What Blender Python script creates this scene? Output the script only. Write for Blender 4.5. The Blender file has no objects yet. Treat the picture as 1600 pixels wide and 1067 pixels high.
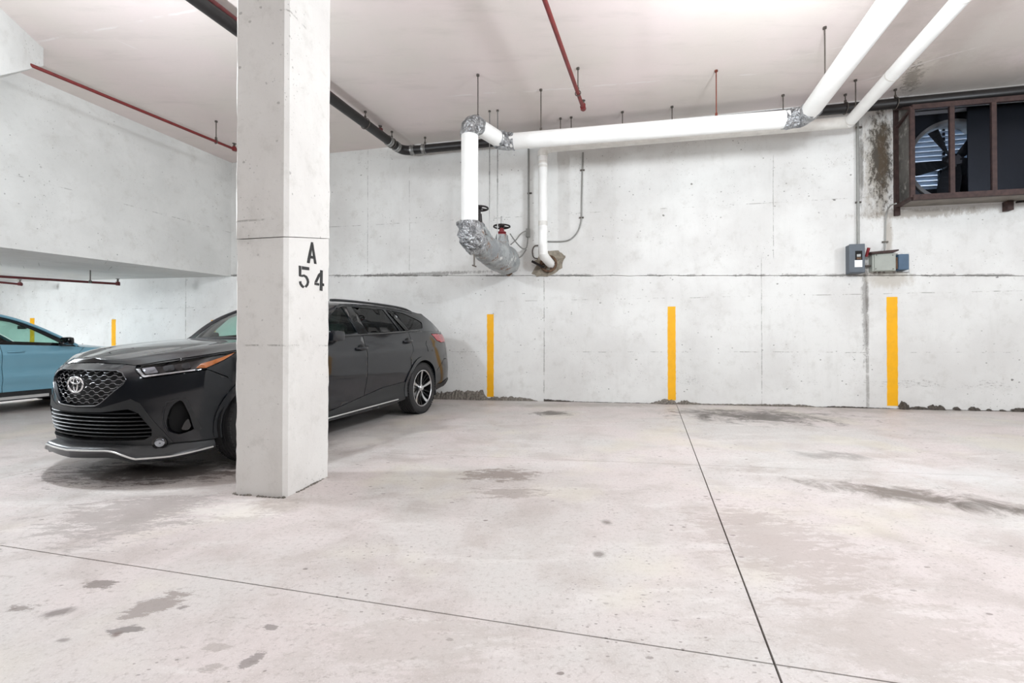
import bpy, bmesh, math, random, bisect
from mathutils import Vector, Matrix, noise
from mathutils.geometry import delaunay_2d_cdt
random.seed(7)
scene = bpy.context.scene
COL = scene.collection

# ---------------------------------------------------------------- camera
F = 720.0; EYE = 1.155; PIT = math.radians(0.5); SHIFT = 5.2; CYP = 533.5 + SHIFT
cam_d = bpy.data.cameras.new('camera'); cam = bpy.data.objects.new('camera', cam_d); COL.objects.link(cam)
cam_d.sensor_width = 36; cam_d.lens = 36 * F / 1600; cam_d.shift_y = SHIFT / 1600
cam_d.clip_start = 0.05; cam_d.clip_end = 200
cam.location = (0, 0, EYE); cam.rotation_euler = (math.radians(90) + PIT, 0, 0)
scene.camera = cam

# ---------------------------------------------------------------- world, lamps, exposure
w = bpy.data.worlds.new('daylight'); scene.world = w; w.use_nodes = True
bg = w.node_tree.nodes['Background']; bg.inputs[0].default_value = (0.62, 0.8, 1.0, 1); bg.inputs[1].default_value = 2.6

def lamp(x, y, h, power, size=0.3, col=(0.86, 0.92, 0.975)):  # out-of-view point lamps: overhead room lights and added fill
    d = bpy.data.lights.new('unseen_lamp', 'POINT'); d.energy = power; d.shadow_soft_size = size; d.color = col
    o = bpy.data.objects.new('unseen_lamp', d); COL.objects.link(o); o.location = (x, y, EYE + h); return o
lamp(2.6, 3.4, 2.6, 225, 0.2)
lamp(7.8, 3.2, 2.6, 155, 0.25)
lamp(-3.7, 3.9, 2.1, 150, 0.1)
lamp(-7.6, 3.2, 2.3, 60, 0.25)
lamp(-10.6, 6.3, 1.2, 290, 0.2)  # this and the next: unseen fill added to brighten under the low slab
lamp(-9.4, 2.2, 1.1, 60, 0.2)
lamp(1.6, -1.8, 2.4, 160, 0.4)  # this and the next two: added fill behind the camera, not garage lamps
lamp(7.0, -2.5, 2.4, 110, 0.4)
lamp(-5.5, -2.5, 2.4, 70, 0.4)
vs = scene.view_settings
vs.view_transform = 'Standard'; vs.look = 'None'; vs.gamma = 1; vs.use_curve_mapping = False; vs.exposure = 0.72

# ---------------------------------------------------------------- measuring helpers (pixel rays onto real planes)
K = 0.0266; PH = math.radians(11); SP, CP = math.sin(PH), math.cos(PH); D = 8.21
CAM = Vector((0, 0, EYE))
E1 = Vector((CP, -SP, 0)); E2 = Vector((SP, CP, 0))           # along the rear wall, towards the rear wall
def ray(px, py):
    r = (px - 800) / F; u = -(py - CYP) / F
    return Vector((r, math.cos(PIT) - u * math.sin(PIT), math.sin(PIT) + u * math.cos(PIT)))
def floor_z(x, y): return K * (x * SP + y * CP)
def floorpt(px, py):
    d = ray(px, py); g = K * (d.x * SP + d.y * CP); return CAM + d * (EYE / (g - d.z))
def wallpt(px, py, off=0.0):
    d = ray(px, py); return CAM + d * ((D - off) / (d.x * SP + d.y * CP))
def atheight(px, py, h):
    d = ray(px, py); return CAM + d * (h / d.z)
def ceil_z(x, y): return EYE + 3.908 + 0.0089 * (x * CP - y * SP)
def ceilpt(px, py):
    d = ray(px, py); g = 0.0089 * (d.x * CP - d.y * SP); return CAM + d * (3.908 / (d.z - g))
def atdepth(px, py, dep): return CAM + ray(px, py) * dep
def planept(px, py, p0, n):
    d = ray(px, py); return CAM + d * ((p0 - CAM).dot(n) / d.dot(n))
def wp(t, z, off=0.0):                                          # wall coordinates -> world
    return E1 * t + E2 * (D - off) + Vector((0, 0, z))
def proj(p):
    x, y, z = p[0], p[1], p[2] - EYE; dep = y * math.cos(PIT) + z * math.sin(PIT); return 800 + F * x / dep, CYP - F * (-y * math.sin(PIT) + z * math.cos(PIT)) / dep
def on_line(p0, d, px, n=400, L=8.0):
    best = min((abs(proj(p0 + d * (L * i / n))[0] - px), i) for i in range(n + 1)); return p0 + d * (L * best[1] / n)
def tz(p): return p.dot(E1), p.z

# ---------------------------------------------------------------- object helpers
def tag(o, label=None, cat=None, group=None, kind=None):
    if label: o['label'] = label
    if cat: o['category'] = cat
    if group: o['group'] = group
    if kind: o['kind'] = kind
    return o
def empty(name, loc=(0, 0, 0), label=None, cat=None, group=None, kind=None):
    o = bpy.data.objects.new(name, None); COL.objects.link(o); o.location = loc; o.empty_display_size = 0.1
    return tag(o, label, cat, group, kind)
def mesh(name, V, Fs, mat, parent=None, smooth=False, local=False):
    """link a mesh; V in world coordinates unless local (then in the parent's frame)"""
    me = bpy.data.meshes.new(name); me.from_pydata([tuple(v) for v in V], [], Fs); me.update()
    if mat: me.materials.append(mat)
    if smooth:
        me.polygons.foreach_set('use_smooth', [True] * len(me.polygons))
    o = bpy.data.objects.new(name, me); COL.objects.link(o)
    if parent:
        o.parent = parent
        if not local: me.transform(wm(parent).inverted())
    return o
def wm(p):
    m = p.matrix_basis.copy()
    while p.parent: p = p.parent; m = p.matrix_basis @ m
    return m
def recenter(o):
    """put a top-level mesh's origin at the centre of its base"""
    vs_ = [v.co for v in o.data.vertices]
    c = Vector((sum(v.x for v in vs_) / len(vs_), sum(v.y for v in vs_) / len(vs_), min(v.z for v in vs_)))
    o.data.transform(Matrix.Translation(-c)); o.location = c; return o
class MB:
    def __init__(s): s.V = []; s.F = []
    def add(s, V, Fs):
        b = len(s.V); s.V += [Vector(v) for v in V]; s.F += [tuple(i + b for i in f) for f in Fs]; return s
    def box(s, c, ax, ay, az):
        """centre and three half-axis vectors"""
        c, ax, ay, az = Vector(c), Vector(ax), Vector(ay), Vector(az)
        V = [c + ax * i + ay * j + az * k for k in (-1, 1) for j in (-1, 1) for i in (-1, 1)]
        return s.add(V, [(0, 2, 3, 1), (4, 5, 7, 6), (0, 1, 5, 4), (2, 6, 7, 3), (0, 4, 6, 2), (1, 3, 7, 5)])
    def bbox(s, c, ax, ay, az, b):
        """box with chamfered edges (b metres)"""
        c = Vector(c); A = [Vector(ax), Vector(ay), Vector(az)]; L = [a.length for a in A]; U = [a.normalized() for a in A]
        bm = bmesh.new(); bmesh.ops.create_cube(bm, size=2.0)
        for v in bm.verts: v.co = Vector((v.co.x * L[0], v.co.y * L[1], v.co.z * L[2]))
        bmesh.ops.bevel(bm, geom=bm.edges[:], offset=min(b, min(L) * .9), segments=2, affect='EDGES', profile=.6)
        bm.verts.index_update()
        V = [c + U[0] * v.co.x + U[1] * v.co.y + U[2] * v.co.z for v in bm.verts]; Fs = [tuple(v.index for v in f.verts) for f in bm.faces]
        bm.free(); return s.add(V, Fs)
    def tube(s, pts, r, n=12, caps=True, closed=False, lump=0.0, seed=0):
        pts = [Vector(p) for p in pts]; m = len(pts); rs = r if isinstance(r, (list, tuple)) else [r] * m
        T = []
        for i in range(m):
            a = pts[i - 1] if (i > 0 or closed) else pts[i]; b = pts[(i + 1) % m] if (i < m - 1 or closed) else pts[i]
            T.append((b - a).normalized())
        up = Vector((0, 0, 1)) if abs(T[0].z) < .9 else Vector((0, 1, 0))
        N = (up - T[0] * up.dot(T[0])).normalized(); V = []
        for i in range(m):
            if i: N = (N - T[i] * N.dot(T[i])).normalized()
            B = T[i].cross(N)
            for k in range(n):
                a = 2 * math.pi * k / n; q = N * math.cos(a) + B * math.sin(a); rr = rs[i]
                if lump: rr *= 1 + lump * noise.noise(pts[i] * 14 + q * 1.6 + Vector((seed, 0, 0)))
                V.append(pts[i] + q * rr)
        Fs = []
        for i in range(m if closed else m - 1):
            j = (i + 1) % m
            for k in range(n): l = (k + 1) % n; Fs.append((i * n + k, i * n + l, j * n + l, j * n + k))
        if caps and not closed: Fs += [tuple(reversed(range(n))), tuple(range((m - 1) * n, m * n))]
        return s.add(V, Fs)
    def cyl(s, a, b, r, n=16, r2=None): return s.tube([a, b], [r, r if r2 is None else r2], n)
    def prism(s, pts, d):
        """extrude a planar polygon by the vector d"""
        pts = [Vector(p) for p in pts]; d = Vector(d); n = len(pts)
        return s.add(pts + [p + d for p in pts], [tuple(reversed(range(n))), tuple(range(n, 2 * n))] + [(i, (i + 1) % n, n + (i + 1) % n, n + i) for i in range(n)])
    def lathe(s, prof, c, axis, n=32, ref=None):
        """prof: (radius, along) pairs around an axis"""
        c, ax = Vector(c), Vector(axis).normalized(); u = Vector(ref) if ref else (Vector((0, 0, 1)) if abs(ax.z) < .9 else Vector((1, 0, 0)))
        u = (u - ax * u.dot(ax)).normalized(); v = ax.cross(u); V = []
        for r, h in prof:
            for k in range(n):
                a = 2 * math.pi * k / n; V.append(c + ax * h + (u * math.cos(a) + v * math.sin(a)) * r)
        Fs = [(i * n + k, i * n + (k + 1) % n, (i + 1) * n + (k + 1) % n, (i + 1) * n + k) for i in range(len(prof) - 1) for k in range(n)]
        return s.add(V, Fs)
    def build(s, name, mat, parent=None, smooth=False, local=False): return mesh(name, s.V, s.F, mat, parent, smooth, local)
def autosmooth(o, ang=35):
    me = o.data; me.polygons.foreach_set('use_smooth', [True] * len(me.polygons))
    me.set_sharp_from_angle(angle=math.radians(ang)) if hasattr(me, 'set_sharp_from_angle') else None
    return o
def arc(p0, p1, p2, n=8):
    """quadratic curve between p0 and p2 bending at p1"""
    return [p0 * (1 - u) ** 2 + p1 * 2 * u * (1 - u) + p2 * u * u for u in [i / n for i in range(n + 1)]]

# ---------------------------------------------------------------- materials
def srgb(r, g, b): return tuple(((c / 255) / 12.92 if c / 255 <= .04045 else ((c / 255 + .055) / 1.055) ** 2.4) for c in (r, g, b)) + (1,)
class NT:
    def __init__(s, name):
        s.m = bpy.data.materials.new(name); s.m.use_nodes = True; s.t = s.m.node_tree; s.n = s.t.nodes; s.b = s.n['Principled BSDF']
        tc = s.n.new('ShaderNodeTexCoord'); s.co = tc.outputs['Object']
    def link(s, a, b): s.t.links.new(a, b)
    def _in(s, sock, v):
        if hasattr(v, 'links') or isinstance(v, bpy.types.NodeSocket): s.link(v, sock)
        else: sock.default_value = v
    def mapping(s, loc=(0, 0, 0), rot=(0, 0, 0), sc=(1, 1, 1), co=None, kind='POINT'):
        m = s.n.new('ShaderNodeMapping'); m.vector_type = kind; s.link(co or s.co, m.inputs[0])
        m.inputs['Location'].default_value = loc; m.inputs['Rotation'].default_value = rot; m.inputs['Scale'].default_value = sc; return m.outputs[0]
    def noise(s, scale, det=4, rough=.55, co=None, dist=0.0, col=False):
        m = s.n.new('ShaderNodeTexNoise'); s.link(co or s.co, m.inputs['Vector']); m.inputs['Scale'].default_value = scale; m.inputs['Detail'].default_value = det
        m.inputs['Roughness'].default_value = rough; m.inputs['Distortion'].default_value = dist; return m.outputs['Color' if col else 'Fac']
    def vor(s, scale, co=None, out='Distance', rnd=1.0):
        m = s.n.new('ShaderNodeTexVoronoi'); s.link(co or s.co, m.inputs['Vector']); m.inputs['Scale'].default_value = scale; m.inputs['Randomness'].default_value = rnd; return m.outputs[out]
    def ramp(s, f, a, b, lo=0.0, hi=1.0, smooth=True):
        m = s.n.new('ShaderNodeMapRange'); m.interpolation_type = 'SMOOTHSTEP' if smooth else 'LINEAR'; m.clamp = True
        s._in(m.inputs[0], f)
        if a > b: a, b, lo, hi = b, a, hi, lo
        m.inputs[1].default_value = a; m.inputs[2].default_value = b; m.inputs[3].default_value = lo; m.inputs[4].default_value = hi; return m.outputs[0]
    def math(s, op, a, b=0.0, c=None):
        m = s.n.new('ShaderNodeMath'); m.operation = op; s._in(m.inputs[0], a); s._in(m.inputs[1], b)
        if c is not None: s._in(m.inputs[2], c)
        return m.outputs[0]
    def mix(s, f, a, b):
        m = s.n.new('ShaderNodeMix'); m.data_type = 'RGBA'; s._in(m.inputs[0], f); s._in(m.inputs[6], a); s._in(m.inputs[7], b); return m.outputs[2]
    def bump(s, h, st=.3, dist=.01):
        m = s.n.new('ShaderNodeBump'); m.inputs['Strength'].default_value = st; m.inputs['Distance'].default_value = dist; s.link(h, m.inputs['Height']); s.link(m.outputs[0], s.b.inputs['Normal'])
    def sep(s, co=None):
        m = s.n.new('ShaderNodeSeparateXYZ'); s.link(co or s.co, m.inputs[0]); return m.outputs
    def veclen(s, v):
        m = s.n.new('ShaderNodeVectorMath'); m.operation = 'LENGTH'; s.link(v, m.inputs[0]); return m.outputs['Value']
    def vadd(s, a, b):
        m = s.n.new('ShaderNodeVectorMath'); m.operation = 'ADD'; s.link(a, m.inputs[0]); s._in(m.inputs[1], b); return m.outputs[0]
    def vscale(s, a, k):
        m = s.n.new('ShaderNodeVectorMath'); m.operation = 'SCALE'; s.link(a, m.inputs[0]); m.inputs['Scale'].default_value = k; return m.outputs[0]
    def color(s, c): s._in(s.b.inputs['Base Color'], c); return s
def simple(name, col, rough=.5, metal=0.0, coat=0.0, var=.12, scale=9, bump=0.0, spec=.5, emit=None):
    t = NT(name); f = t.noise(scale, 3)
    k = t.ramp(f, .3, .7, 1 - var, 1 + var, False)
    c2 = t.n.new('ShaderNodeVectorMath'); c2.operation = 'SCALE'; c2.inputs[0].default_value = col[:3]; t.link(k, c2.inputs['Scale'])
    t.link(c2.outputs[0], t.b.inputs['Base Color'])
    t.b.inputs['Roughness'].default_value = rough; t.b.inputs['Metallic'].default_value = metal; t.b.inputs['Coat Weight'].default_value = coat; t.b.inputs['Coat Roughness'].default_value = .03
    t.b.inputs['Specular IOR Level'].default_value = spec
    if bump: t.bump(t.noise(scale * 3, 4), bump, .01)
    if emit: t.b.inputs['Emission Color'].default_value = emit[:3] + (1,); t.b.inputs['Emission Strength'].default_value = emit[3]
    return t.m
def glass(name, tint, refl=.12, dens=.3):
    m = bpy.data.materials.new(name); m.use_nodes = True; n = m.node_tree.nodes; n.clear(); L = m.node_tree.links
    tr = n.new('ShaderNodeBsdfTransparent'); tr.inputs[0].default_value = tint + (1,); gl = n.new('ShaderNodeBsdfGlossy'); gl.inputs['Roughness'].default_value = 0
    lw = n.new('ShaderNodeLayerWeight'); lw.inputs[0].default_value = .5; pw = n.new('ShaderNodeMath'); pw.operation = 'POWER'; L.new(lw.outputs['Facing'], pw.inputs[0]); pw.inputs[1].default_value = 5
    mr = n.new('ShaderNodeMapRange'); L.new(pw.outputs[0], mr.inputs[0]); mr.inputs[3].default_value = refl * .5; mr.inputs[4].default_value = 1
    mx = n.new('ShaderNodeMixShader'); L.new(mr.outputs[0], mx.inputs[0]); L.new(tr.outputs[0], mx.inputs[1]); L.new(gl.outputs[0], mx.inputs[2])
    o = n.new('ShaderNodeOutputMaterial'); L.new(mx.outputs[0], o.inputs[0]); return m

def ellipse_mask(t, c, rx, ry, rot, co, edge=.55, wob=None):
    """soft elliptical patch in object space; c 3-vector, axes rx (first) and ry"""
    v = t.mapping(loc=c, rot=(0, 0, rot), sc=(rx, ry, 1), co=co, kind='TEXTURE')
    s3 = t.sep(v); l = t.math('SQRT', t.math('ADD', t.math('MULTIPLY', s3[0], s3[0]), t.math('MULTIPLY', s3[1], s3[1])))
    if wob is not None: l = t.math('ADD', l, wob)
    return t.ramp(l, 1.0, edge)

def concrete_floor():
    t = NT('concrete_slab'); c0 = srgb(204, 194, 190); 
    flat = t.mapping(sc=(1, 1, 0))
    big = t.noise(.55, 5, .6, flat, .6); mid = t.noise(2.6, 6, .65, flat, .4); fine = t.noise(38, 4, .7, flat); grit = t.noise(140, 2, .6, flat)
    stretch = t.noise(2.2, 6, .7, t.mapping(rot=(0, 0, .2), sc=(.5, 2.2, 0)), .5)
    c = t.mix(t.ramp(big, .38, .62), srgb(201, 191, 188), srgb(194, 190, 186))
    c = t.mix(t.ramp(mid, .42, .7, 0, .65), c, srgb(172, 162, 156))
    c = t.mix(t.ramp(stretch, .52, .68, 0, .45), c, srgb(214, 210, 206))
    c = t.mix(t.ramp(fine, .5, .72, 0, .6), c, srgb(160, 151, 146)); c = t.mix(t.math('MULTIPLY', t.ramp(t.noise(16, 6, .8, t.mapping(rot=(0, 0, .3), sc=(.6, 1.5, 0))), .56, .68), t.ramp(t.noise(1.1, 4, .6, t.mapping(loc=(4, 8, 0), sc=(1, 1, 0))), .42, .62)), c, srgb(150, 140, 134))
    c = t.mix(t.ramp(grit, .5, .8, 0, .35), c, srgb(232, 228, 224)); c = t.mix(t.ramp(t.noise(75, 5, .8, t.mapping(rot=(0, 0, .4), sc=(.6, 1.4, 0))), .6, .68, 0, .75), c, srgb(140, 130, 124)); c = t.mix(t.ramp(t.noise(.9, 3, .6, t.mapping(loc=(2, 9, 0), sc=(1, 1, 0))), .52, .66, 0, .35), c, srgb(206, 200, 182))
    # small worn pits and spalls
    wob = t.math('MULTIPLY', t.math('SUBTRACT', t.noise(3.2, 6, .75, flat, .8), .5), 3.0)
    wob2 = t.math('MULTIPLY', t.math('SUBTRACT', t.noise(8, 7, .82, t.mapping(rot=(0, 0, -.35), sc=(.6, 1.7, 0)), .3), .5), 5.5)
    pit = t.ramp(t.math('ADD', t.vor(7.5, t.mapping(sc=(.7, 1.3, 0))), t.math('MULTIPLY', t.noise(22, 4, .7, flat), .22)), .21, .17)
    pit = t.math('MULTIPLY', pit, t.ramp(t.noise(.8, 3, .6, flat), .38, .54))
    pit2 = t.ramp(t.math('ADD', t.vor(24, t.mapping(sc=(.7, 1.3, 0))), t.math('MULTIPLY', t.noise(50, 3, .7, flat), .3)), .29, .23)
    pit2 = t.math('MULTIPLY', pit2, t.ramp(t.noise(1.3, 4, .6, t.mapping(loc=(5, 3, 0), sc=(1, 1, 0))), .42, .6))
    c = t.mix(t.math('MULTIPLY', pit, .75), c, srgb(112, 102, 97)); c = t.mix(t.math('MULTIPLY', pit2, .7), c, srgb(112, 104, 98))
    def st(px, py, w, h, col, strength, w_=wob, rot=0.0, edge=.1):
        nonlocal c
        if w_ is wob2: edge = .72
        a = floorpt(px - w, py); b = floorpt(px + w, py); u = floorpt(px, py - h); d = floorpt(px, py + h); o = (a + b) / 2
        m = ellipse_mask(t, (o.x, (u.y + d.y) / 2, 0), abs(b.x - a.x) / 2, abs(u.y - d.y) / 2, rot, None, edge, w_)
        c = t.mix(t.math('MULTIPLY', m, strength), c, col)
    oil = srgb(84, 78, 72)
    st(240, 738, 150, 18, srgb(110, 98, 92), .8, wob2, edge=0.0)  # oil stain that also paints in a deeper shadow under the car's nose
    st(1195, 652, 165, 15, oil, .9, rot=-.12); st(1090, 645, 60, 9, oil, .5); st(862, 646, 45, 5, oil, .85); st(1300, 712, 70, 9, oil, .45)
    st(1440, 776, 175, 22, srgb(104, 94, 86), .85, rot=-.52); st(1530, 790, 60, 14, oil, .5, rot=-.4)
    st(1180, 735, 70, 10, srgb(150, 138, 130), .5); st(785, 742, 60, 10, srgb(130, 118, 110), .75, wob2); st(800, 770, 60, 8, srgb(140, 128, 120), .5, wob2)
    st(210, 805, 120, 42, srgb(158, 150, 146), .7, wob2, rot=.3); st(370, 797, 80, 14, srgb(236, 231, 224), .5, wob2); st(250, 768, 90, 8, srgb(232, 227, 222), .4, wob2)
    st(240, 945, 44, 18, srgb(140, 130, 124), .8, wob2, rot=.6); st(85, 958, 34, 9, srgb(118, 108, 104), .85, rot=.3); st(200, 982, 24, 8, srgb(110, 102, 98), .8, wob2, rot=.3)
    st(160, 912, 22, 6, srgb(120, 110, 104), .8, wob2); st(30, 950, 30, 7, srgb(128, 118, 112), .8, wob2); st(182, 991, 9, 6, srgb(104, 84, 78), .8); st(100, 1000, 14, 4, srgb(118, 108, 104), .7); st(285, 950, 12, 5, srgb(118, 108, 104), .7, wob2); st(340, 1010, 26, 8, srgb(158, 148, 142), .6, wob2); st(330, 1045, 20, 7, srgb(150, 140, 134), .6, wob2); st(425, 980, 10, 5, srgb(118, 110, 106), .7, wob2)
    st(948, 816, 14, 8, srgb(112, 104, 98), .8); st(935, 866, 10, 6, srgb(112, 104, 98), .7); st(390, 1035, 12, 16, srgb(118, 110, 106), .7, wob2, rot=-.4)
    st(1230, 860, 110, 70, srgb(170, 158, 152), .6, wob2, edge=.0); st(1420, 1010, 160, 90, srgb(176, 166, 160), .5, wob2, edge=0.0)
    st(650, 1010, 160, 40, srgb(178, 170, 164), .45, wob2, edge=0.0); st(1500, 745, 150, 24, srgb(214, 214, 213), .4, rot=-.3)
    st(560, 690, 60, 14, srgb(225, 220, 216), .5); st(430, 790, 60, 14, srgb(160, 148, 140), .6)
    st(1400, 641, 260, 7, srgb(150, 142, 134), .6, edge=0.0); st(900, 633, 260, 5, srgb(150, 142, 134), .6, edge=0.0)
    t.color(c); t.b.inputs['Specular IOR Level'].default_value = .35
    t.link(t.ramp(mid, .3, .7, .62, .42), t.b.inputs['Roughness'])
    h = t.math('SUBTRACT', t.math('ADD', fine, t.math('MULTIPLY', mid, .6)), t.math('ADD', t.math('MULTIPLY', pit, .8), t.math('MULTIPLY', pit2, .5)))
    t.bump(h, .35, .006); return t.m

def painted_concrete(name, base, tint, pits=1.0, streak=.3, lines=None, mold=None, dirt=.4, warm=None):
    t = NT(name)
    c = t.mix(t.ramp(t.noise(.9, 5, .6), .35, .65), base, tint)
    c = t.mix(t.ramp(t.noise(5, 6, .7), .5, .75, 0, dirt), c, srgb(188, 185, 178))
    c = t.mix(t.ramp(t.noise(3.0, 5, .7, t.mapping(sc=(1.6, 1.6, .3))), .52, .76, 0, streak * .6), c, srgb(184, 182, 176))
    c = t.mix(t.ramp(t.noise(60, 3, .6), .6, .8, 0, .35), c, srgb(170, 166, 160))
    s3_ = t.sep(); cb = t.n.new('ShaderNodeCombineXYZ'); t.link(t.math('ADD', s3_[0], s3_[1]), cb.inputs[0]); t.link(s3_[2], cb.inputs[2]); fv = cb.outputs[0]
    mp = lambda loc, sc=(1, 1, 1): t.mapping(loc=loc, sc=sc, co=fv)
    wv = t.math('MULTIPLY', t.noise(24, 5, .75), .16)
    p1 = t.math('MULTIPLY', t.ramp(t.math('ADD', t.vor(3.1, fv), wv), .135, .11), t.ramp(t.noise(1.4, 3), .40, .50))
    p2 = t.math('MULTIPLY', t.ramp(t.math('ADD', t.vor(9, mp((3, 2, 1))), wv), .185, .15), t.ramp(t.noise(1.2, 4, .6, mp((9, 4, 2))), .46, .56))
    p4 = t.math('MULTIPLY', t.ramp(t.math('ADD', t.vor(26, mp((3, 7, 1))), wv), .25, .18), t.ramp(t.noise(1.8, 5, .7, mp((2, 4, 5))), .52, .62))
    p3 = t.math('MULTIPLY', t.ramp(t.noise(9, 7, .85, mp((0, 0, 0), (1, 1, 3.6)), .4), .645, .675), t.ramp(t.noise(.9, 3, .6, mp((1, 7, 2))), .46, .56))
    p2 = t.math('MAXIMUM', p2, p4)
    if lines:                                     # chips along the pour joint and low scuffs
        tt_ = t.sep(t.mapping(rot=(0, 0, PH))); dz_ = t.math('ABSOLUTE', t.math('SUBTRACT', tt_[2], t.math('MULTIPLY_ADD', tt_[0], -.0302, EYE + 1.44 - .1539)))
        ch = t.math('MULTIPLY', t.ramp(dz_, .05, .0), t.ramp(t.noise(2.3, 4, .7, mp((6, 1, 1))), .36, .6)); p3 = t.math('MAXIMUM', p3, t.ramp(t.math('MULTIPLY_ADD', ch, .33, t.noise(19, 7, .85, mp((0, 3, 0), (1, 1, 2.4)))), .70, .74))
        lo = t.math('MULTIPLY', t.ramp(t.math('ABSOLUTE', t.math('SUBTRACT', tt_[2], .62)), .22, .0), t.ramp(t.noise(.8, 3, .6, mp((3, 1, 4))), .42, .6)); p3 = t.math('MAXIMUM', p3, t.ramp(t.math('MULTIPLY_ADD', lo, .16, t.noise(15, 7, .85, mp((0, 8, 0), (1, 1, 3.5)))), .69, .73))
    pit = t.math('MINIMUM', t.math('ADD', t.math('ADD', p1, t.math('MULTIPLY', p2, .7)), t.math('MULTIPLY', p3, .7)), 1.0)
    pit = t.math('MULTIPLY', pit, pits)
    c = t.mix(t.math('MULTIPLY', pit, .78), c, srgb(96, 92, 86))
    h = t.math('SUBTRACT', t.math('MULTIPLY', t.noise(8, 6, .6), .6), pit)
    for (zl_, fq) in ((3.55, .31), (2.02, .7), (1.1, 1.9)):         # faint level board lines, broken
        d = t.math('ABSOLUTE', t.math('SUBTRACT', t.math('ADD', t.sep()[2], t.math('MULTIPLY', t.noise(1.5, 4), .03)), zl_ + .015))
        m_ = t.math('MULTIPLY', t.ramp(d, .009, .003), t.ramp(t.noise(3.3, 6, .8, t.mapping(loc=(fq, fq, 0))), .5, .6)); c = t.mix(t.math('MULTIPLY', m_, .5), c, srgb(120, 116, 110)); h = t.math('SUBTRACT', h, m_)
    if lines:
        for (tx, z0, z1, wd) in lines:             # faint upright form seams: offset along the wall, height span
            v = t.mapping(rot=(0, 0, PH)); s3 = t.sep(v)
            d = t.math('ABSOLUTE', t.math('SUBTRACT', t.math('ADD', s3[0], t.math('MULTIPLY', t.noise(2, 3), .02)), tx + .01))
            m = t.math('MULTIPLY', t.ramp(d, wd, wd * .4), t.math('MULTIPLY', t.ramp(s3[2], z0, z0 + .05), t.ramp(s3[2], z1 + .05, z1)))
            m = t.math('MULTIPLY', m, t.ramp(t.noise(5, 5, .8), .4, .56))
            c = t.mix(t.math('MULTIPLY', m, .5), c, srgb(110, 106, 100)); h = t.math('SUBTRACT', h, m)
    if mold:
        v0 = t.mapping(rot=(0, 0, PH))
        for (tc, zc, rt, rz, col, stg, nz, nv) in mold:
            s3 = t.sep(v0); a = t.math('DIVIDE', t.math('SUBTRACT', s3[0], tc), rt); b = t.math('DIVIDE', t.math('SUBTRACT', s3[2], zc), rz)
            l = t.math('SQRT', t.math('ADD', t.math('MULTIPLY', a, a), t.math('MULTIPLY', b, b)))
            l = t.math('ADD', l, t.math('MULTIPLY', t.math('SUBTRACT', t.noise(nz, 8, .8, t.mapping(sc=(1, 1, .45)), .3), .5), nv))
            c = t.mix(t.math('MULTIPLY', t.ramp(l, 1.0, .35), stg), c, col)
    if warm: c = t.mix(t.ramp(t.sep()[2], warm[0], warm[1], 0, 1), warm[2], c)
    t.color(c); t.b.inputs['Roughness'].default_value = .75; t.b.inputs['Specular IOR Level'].default_value = .25
    t.bump(h, .4, .012); return t.m
def tw(px, py): p = wallpt(px, py); return tz(p)

M = {}
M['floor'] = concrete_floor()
dk = srgb(70, 64, 56); br = srgb(120, 104, 84)
ta, za = tw(1368, 262); tb_, zb_ = tw(1352, 400)
seams = [(tw(850, 500)[0], 0, 2.62, .012), (tw(1190, 500)[0], 0, 2.62, .008), (tw(1208, 300)[0], 2.62, 4.3, .008), (tw(575, 300)[0], 2.62, 5, .008), (tw(290, 500)[0], 0, 2.62, .012), (tw(1355, 500)[0], 0, 2.5, .03), (tw(640, 300)[0], 2.62, 4.6, .006)]
t1, z1 = tw(1372, 255); t2, z2 = tw(1352, 500); t3, z3_ = tw(1388, 370); t4, z4 = tw(1560, 135); t5, z5 = tw(858, 414)
mold = [(t1, z1, .27, 1.05, srgb(168, 160, 146), .7, 9, 2.2), (t1 + .02, z1 + .1, .2, .85, dk, .9, 17, 4.2), (t1 + .06, z1 + .15, .1, .7, srgb(98, 84, 68), .7, 14, 3.2), (tw(1345, 300)[0], z1, .05, .9, dk, .6, 12, 2.0),
        (t2, z2 + .2, .06, .9, dk, .5, 12, 3.2), (t3, z3_, .07, .5, srgb(150, 135, 115), .5, 9, 1.5), (tw(1440, 330)[0], tw(1440, 333)[1], 1.1, .09, br, .55, 14, 2.4), (t4, z4, 2.4, .1, srgb(120, 112, 104), .6, 12, 1.5),
        (tw(650, 434)[0], tw(650, 428)[1], 1.9, .04, dk, .5, 22, 3.2), (tw(1390, 435)[0], tw(1390, 435)[1], .45, .2, srgb(180, 172, 158), .6, 10, 1.5)]
M['wall'] = painted_concrete('painted_concrete_wall', srgb(229, 229, 226), srgb(218, 217, 214), 1.0, .25, seams, mold, .35)
M['raw_far'] = simple('bare_grey_concrete', srgb(118, 114, 110), .9, var=.2, scale=2)
M['side'] = painted_concrete('painted_concrete_side', srgb(226, 226, 223), srgb(214, 214, 211), .8, .2, None, None, .4)
M['column_a'] = painted_concrete('painted_concrete_column', srgb(230, 228, 224), srgb(220, 217, 213), .7, .2, None, None, .4)
M['ceiling'] = None
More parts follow.
